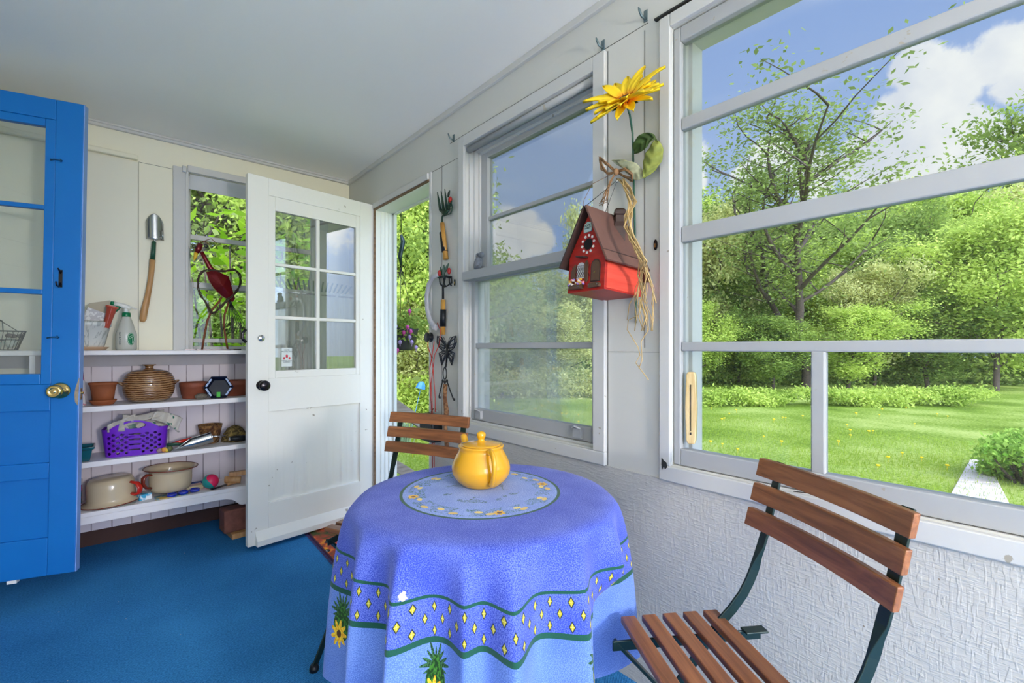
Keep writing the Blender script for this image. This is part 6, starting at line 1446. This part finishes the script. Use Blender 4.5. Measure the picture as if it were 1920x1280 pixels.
cluster('leafy_shrub', 'round bright green shrub beside the stone path at the lower right', 'shrub', leafm('fresh_shrub_leaves', (.10, .26, .02), (.58, .76, .16)), sh, (.07, .07, .06), 5200, .036, flat=.2)
M_PATH = paint('pale_path_stone', (.70, .57, .50), .9, var=.25, scale=6, bump=.4, bscale=30)
pa, pb = onz(1779, 935, GZ), onz(1819, 863, GZ); pc, pd = onz(1850, 863, GZ), onz(1893, 947, GZ)
pts0 = [pa + (pa - pb) * .6, pb]; pts1 = [pd + (pd - pc) * .6, pc]
for k in range(5):
    u0, u1 = k / 5 + .004, (k + 1) / 5 - .004; q = [pts0[0].lerp(pts0[1], u0), pts1[0].lerp(pts1[1], u0), pts1[0].lerp(pts1[1], u1), pts0[0].lerp(pts0[1], u1)]
    c = sum(q, Vector()) / 4; m = MB(); m.prism([(p.x - c.x, p.y - c.y) for p in q], -.03, .022); o = m.build('path_slab', M_PATH, world=False, bevel=.006); o.location = (c.x, c.y, GZ)
    tag(o, ['slab nearest the porch wall, first of the pale stone path', 'second pale path slab counted from the porch wall', 'third pale path slab, beside the round shrub', 'fourth pale path slab, beyond the shrub', 'farthest slab at the end of the pale stone path'][k], 'slab', 'stone slabs of the garden path')
# grass blades near the house, dandelions
n = 90000
gx = WX + .3 + rng.random(n) ** 1.4 * 9; gy = rng.uniform(-2.5, 9, n); keep = rng.random(n) < 1
P = np.stack([gx, gy, np.full(n, GZ)], 1)
a = rng.uniform(0, 2 * PI, n); w = .0035; h = rng.uniform(.02, .055, n); dx, dy = np.cos(a) * w, np.sin(a) * w; lx, ly = rng.normal(0, .012, n), rng.normal(0, .012, n)
q = np.stack([P + np.stack([-dx, -dy, 0 * h], 1), P + np.stack([dx, dy, 0 * h], 1), P + np.stack([dx * .3 + lx, dy * .3 + ly, h], 1), P + np.stack([-dx * .3 + lx, -dy * .3 + ly, h], 1)], 1)
o = bpy.data.objects.new('grass', quad_mesh('grass', q, [leafm('grass_blades', (.18, .28, .02), (.50, .62, .10), .5)])); COL.objects.link(o); tag(o, 'short bright grass of the lawn outside the windows', 'grass', kind='stuff')
M_DAN = paint('dandelion_yellow', (.90, .62, .01), .8)
mdan = MB(); mdan.lathe([(.0001, .045), (.014, .048), (.019, .055), (.014, .062), (.0001, .064)], 9, wob=lambda a, z: 1 + .15 * math.sin(a * 4.5)); mdan.tube([(0, 0, 0), (0, 0, .048)], .002, 4)
d0 = mdan.build('dandelion', M_DAN, world=False)
ri = random.Random(31); first = True
for k in range(70):
    if k < 46: px = ri.uniform(1285, 1780); dep = ri.uniform(4.4, 11.5)
    elif k < 60: px = ri.uniform(930, 1110); dep = ri.uniform(9, 13)
    else: px = ri.uniform(735, 805); dep = ri.uniform(4.6, 7.0)
    p = onz(px, HOR + (CH - GZ) * F / dep, GZ); o = d0 if first else d0.copy()
    if not first: COL.objects.link(o)
    first = False; o.location = p; s = ri.uniform(1.0, 1.5); o.scale = (s, s, s); o.rotation_euler = (0, 0, ri.uniform(0, 6)); tag(o, 'yellow dandelion flower in the grass of the lawn', 'dandelion', 'dandelions in the lawn')
# hanging basket outside the door
hb = at(752, 628, 4.2)
t = thing('hanging_basket', 'dark hanging basket of pink fuchsia outside the open door', 'basket', hb - Vector((0, 0, .1)))
m = MB(); m.lathe([(.0001, -.14), (.105, -.14), (.115, -.12), (.155, .04), (.16, .06), (.15, .06), (.0001, .045)], 30, hb); m.build('pot', paint('dark_brown_plastic', (.035, .030, .035), .5), t)
m = MB(); top_ = hb + Vector((0, 0, .62))
for k in range(3): a = 2 * PI * k / 3; m.tube([hb + Vector((.15 * math.cos(a), .15 * math.sin(a), .05)), top_], .0025, 5)
m.build('hanger', M_BLACK, t)
m = MB(); m.tube([top_ + Vector((0, 0, .30)), top_ + Vector((.02, 0, .24)), top_ + Vector((-.01, 0, .10)), top_], [.012, .022, .020, .004], 8); m.tube([top_ + Vector((0, 0, .28)), top_ + Vector((0, 0, 1.6))], .004, 5); m.build('hook', M_FRAME, t)
C_ = np.array([list(hb + Vector((rng.uniform(-.17, .17), rng.uniform(-.17, .17), rng.uniform(0.02, .17)))) for _ in range(30)]); P = C_[rng.integers(0, 30, 900)] + rng.normal(size=(900, 3)) * np.array((.05, .05, .05)) - np.array(t.location)
o = bpy.data.objects.new('foliage', quad_mesh('foliage', leaves(P, None, .026), [M_L2])); COL.objects.link(o); o.parent = t
M_FU = paint('fuchsia_pink', (.55, .06, .28), .6, bump=0); M_FU2 = paint('fuchsia_violet', (.42, .28, .55), .6, bump=0)
for k in range(11):
    px, py = [(738, 648), (770, 620), (768, 630), (764, 612), (750, 640), (745, 655), (772, 640), (757, 622), (780, 650), (768, 582), (742, 610)][k]
    p = at(px, py, 3.98 + .03 * (k % 3)); m = MB()
    for j in range(5): a = 2 * PI * j / 5; leafpoly(m, p, p + Vector((.020 * math.cos(a), .020 * math.sin(a), -.012 + .01 * (j % 2))), .007, .001, Vector((0, 0, 1)))
    m.ell(p - Vector((0, 0, .006)), (.017, .017, .020), 8, 6); m.tube([p, p - Vector((0, 0, .045))], [.008, .003], 6); m.build('blossom', M_FU if k % 2 else M_FU2, t)
# wooden stair rails outside the door
M_GW = woodm('weathered_wood', (.20, .16, .13), (.42, .36, .31), .8, (6, 60, 60))
t = thing('stair_rail', 'weathered grey wooden stair rail outside the open door', 'rail', (1.47, 2.96, GZ))
m = MB(); m.bar((1.43, 2.96, .735), (2.35, 2.96, .08), .04, .075); m.build('hand_rail', M_GW, t, bevel=.004)
m = MB(); m.bar((1.43, 2.96, .315), (2.35, 2.96, -.34), .035, .07); m.build('lower_rail', M_GW, t, bevel=.004)
m = MB(); m.bar((2.37, 2.96, GZ), (2.37, 2.96, .12), .08, .08); m.build('post', M_GW, t, bevel=.004)
t = thing('door_steps', 'wooden steps going down from the open doorway', 'steps', (1.7, 2.53, GZ))
for k in range(3):
    m = MB(); x = WX + WT + .02 + .27 * k; m.box(x, x + .26, 2.12, 2.92, -.13 - .12 * k, -.095 - .12 * k); m.build('tread', M_GW, t, bevel=.004)
for y in (2.14, 2.88):
    m = MB(); x = WX + WT + .02; m.prism([(x, GZ), (x + .80, GZ), (x + .80, -.37), (x + .54, -.37), (x + .54, -.25), (x + .27, -.25), (x + .27, -.13), (x, -.13)], y, y + .03, Matrix(((1, 0, 0, 0), (0, 0, 1, 0), (0, 1, 0, 0), (0, 0, 0, 1)))); m.build('stringer', M_GW, t)
# blue pennant-like thing in the bed, iris clump
p = at(790, 722, 7.4); m = MB(); m.lathe([(.085, -.06), (.075, .0), (.045, .05), (.0001, .062)], 7, (0, 0, 0), smooth=False, sy=.7); m.box(-.0025, .0025, -.0025, .0025, GZ - p.z, -.06); o = m.build('garden_marker', paint('bright_blue', (.05, .24, .70), .5), world=False); o.location = p; o.rotation_euler = (0, .25, 0); tag(o, 'small bright blue cone shaped garden marker among the plants', 'marker')
c = onz(745, HOR + (CH - GZ) * F / 7.0, GZ); vs = []
q = []
for k in range(160):
    a = rng.uniform(0, 6.28); l = rng.uniform(.3, .6); b = c + Vector((rng.normal() * .10, rng.normal() * .10, 0)); d = Vector((math.cos(a), math.sin(a), 0)); s = Vector((-d.y, d.x, 0)) * .008
    m1 = b + d * l * .22 + Vector((0, 0, l * .75)); e = b + d * l * .55 + Vector((0, 0, l * .85)); q += [[b - s, b + s, m1 + s, m1 - s], [m1 - s, m1 + s, e + s * .2, e - s * .2]]
o = bpy.data.objects.new('iris_clump', quad_mesh('iris_clump', np.array([[list(v) for v in f] for f in q]), [leafm('iris_leaves', (.20, .30, .16), (.55, .65, .48))])); COL.objects.link(o); tag(o, 'clump of long arching iris leaves beyond the door', 'plant', kind='stuff')

# a flat dark patch standing in for the shaded hole at the corner of the large window casing, and a loose wire on its sill
h0 = onx(1243, 870, WX - .0175); m = MB(); fr_ = frame(h0, (0, -1, 0), (0, 0, 1))
m.prism([(-.004, .020), (.003, .012), (.012, .008), (.015, -.006), (.008, -.014), (.003, -.006), (-.003, -.018), (-.005, .0)], 0, .001, fr_); struct(m.build('trim_11', M_GAP))
m = MB(); m.tube([onx(q[0], q[1], WX - .022) for q in ((1488, 921), (1515, 924), (1540, 930), (1570, 938), (1600, 944), (1650, 958))], .0012, 5); o = m.build('loose_wire', M_BLACK); tag(o, 'thin dark wire lying along the lower casing of the large window', 'wire')
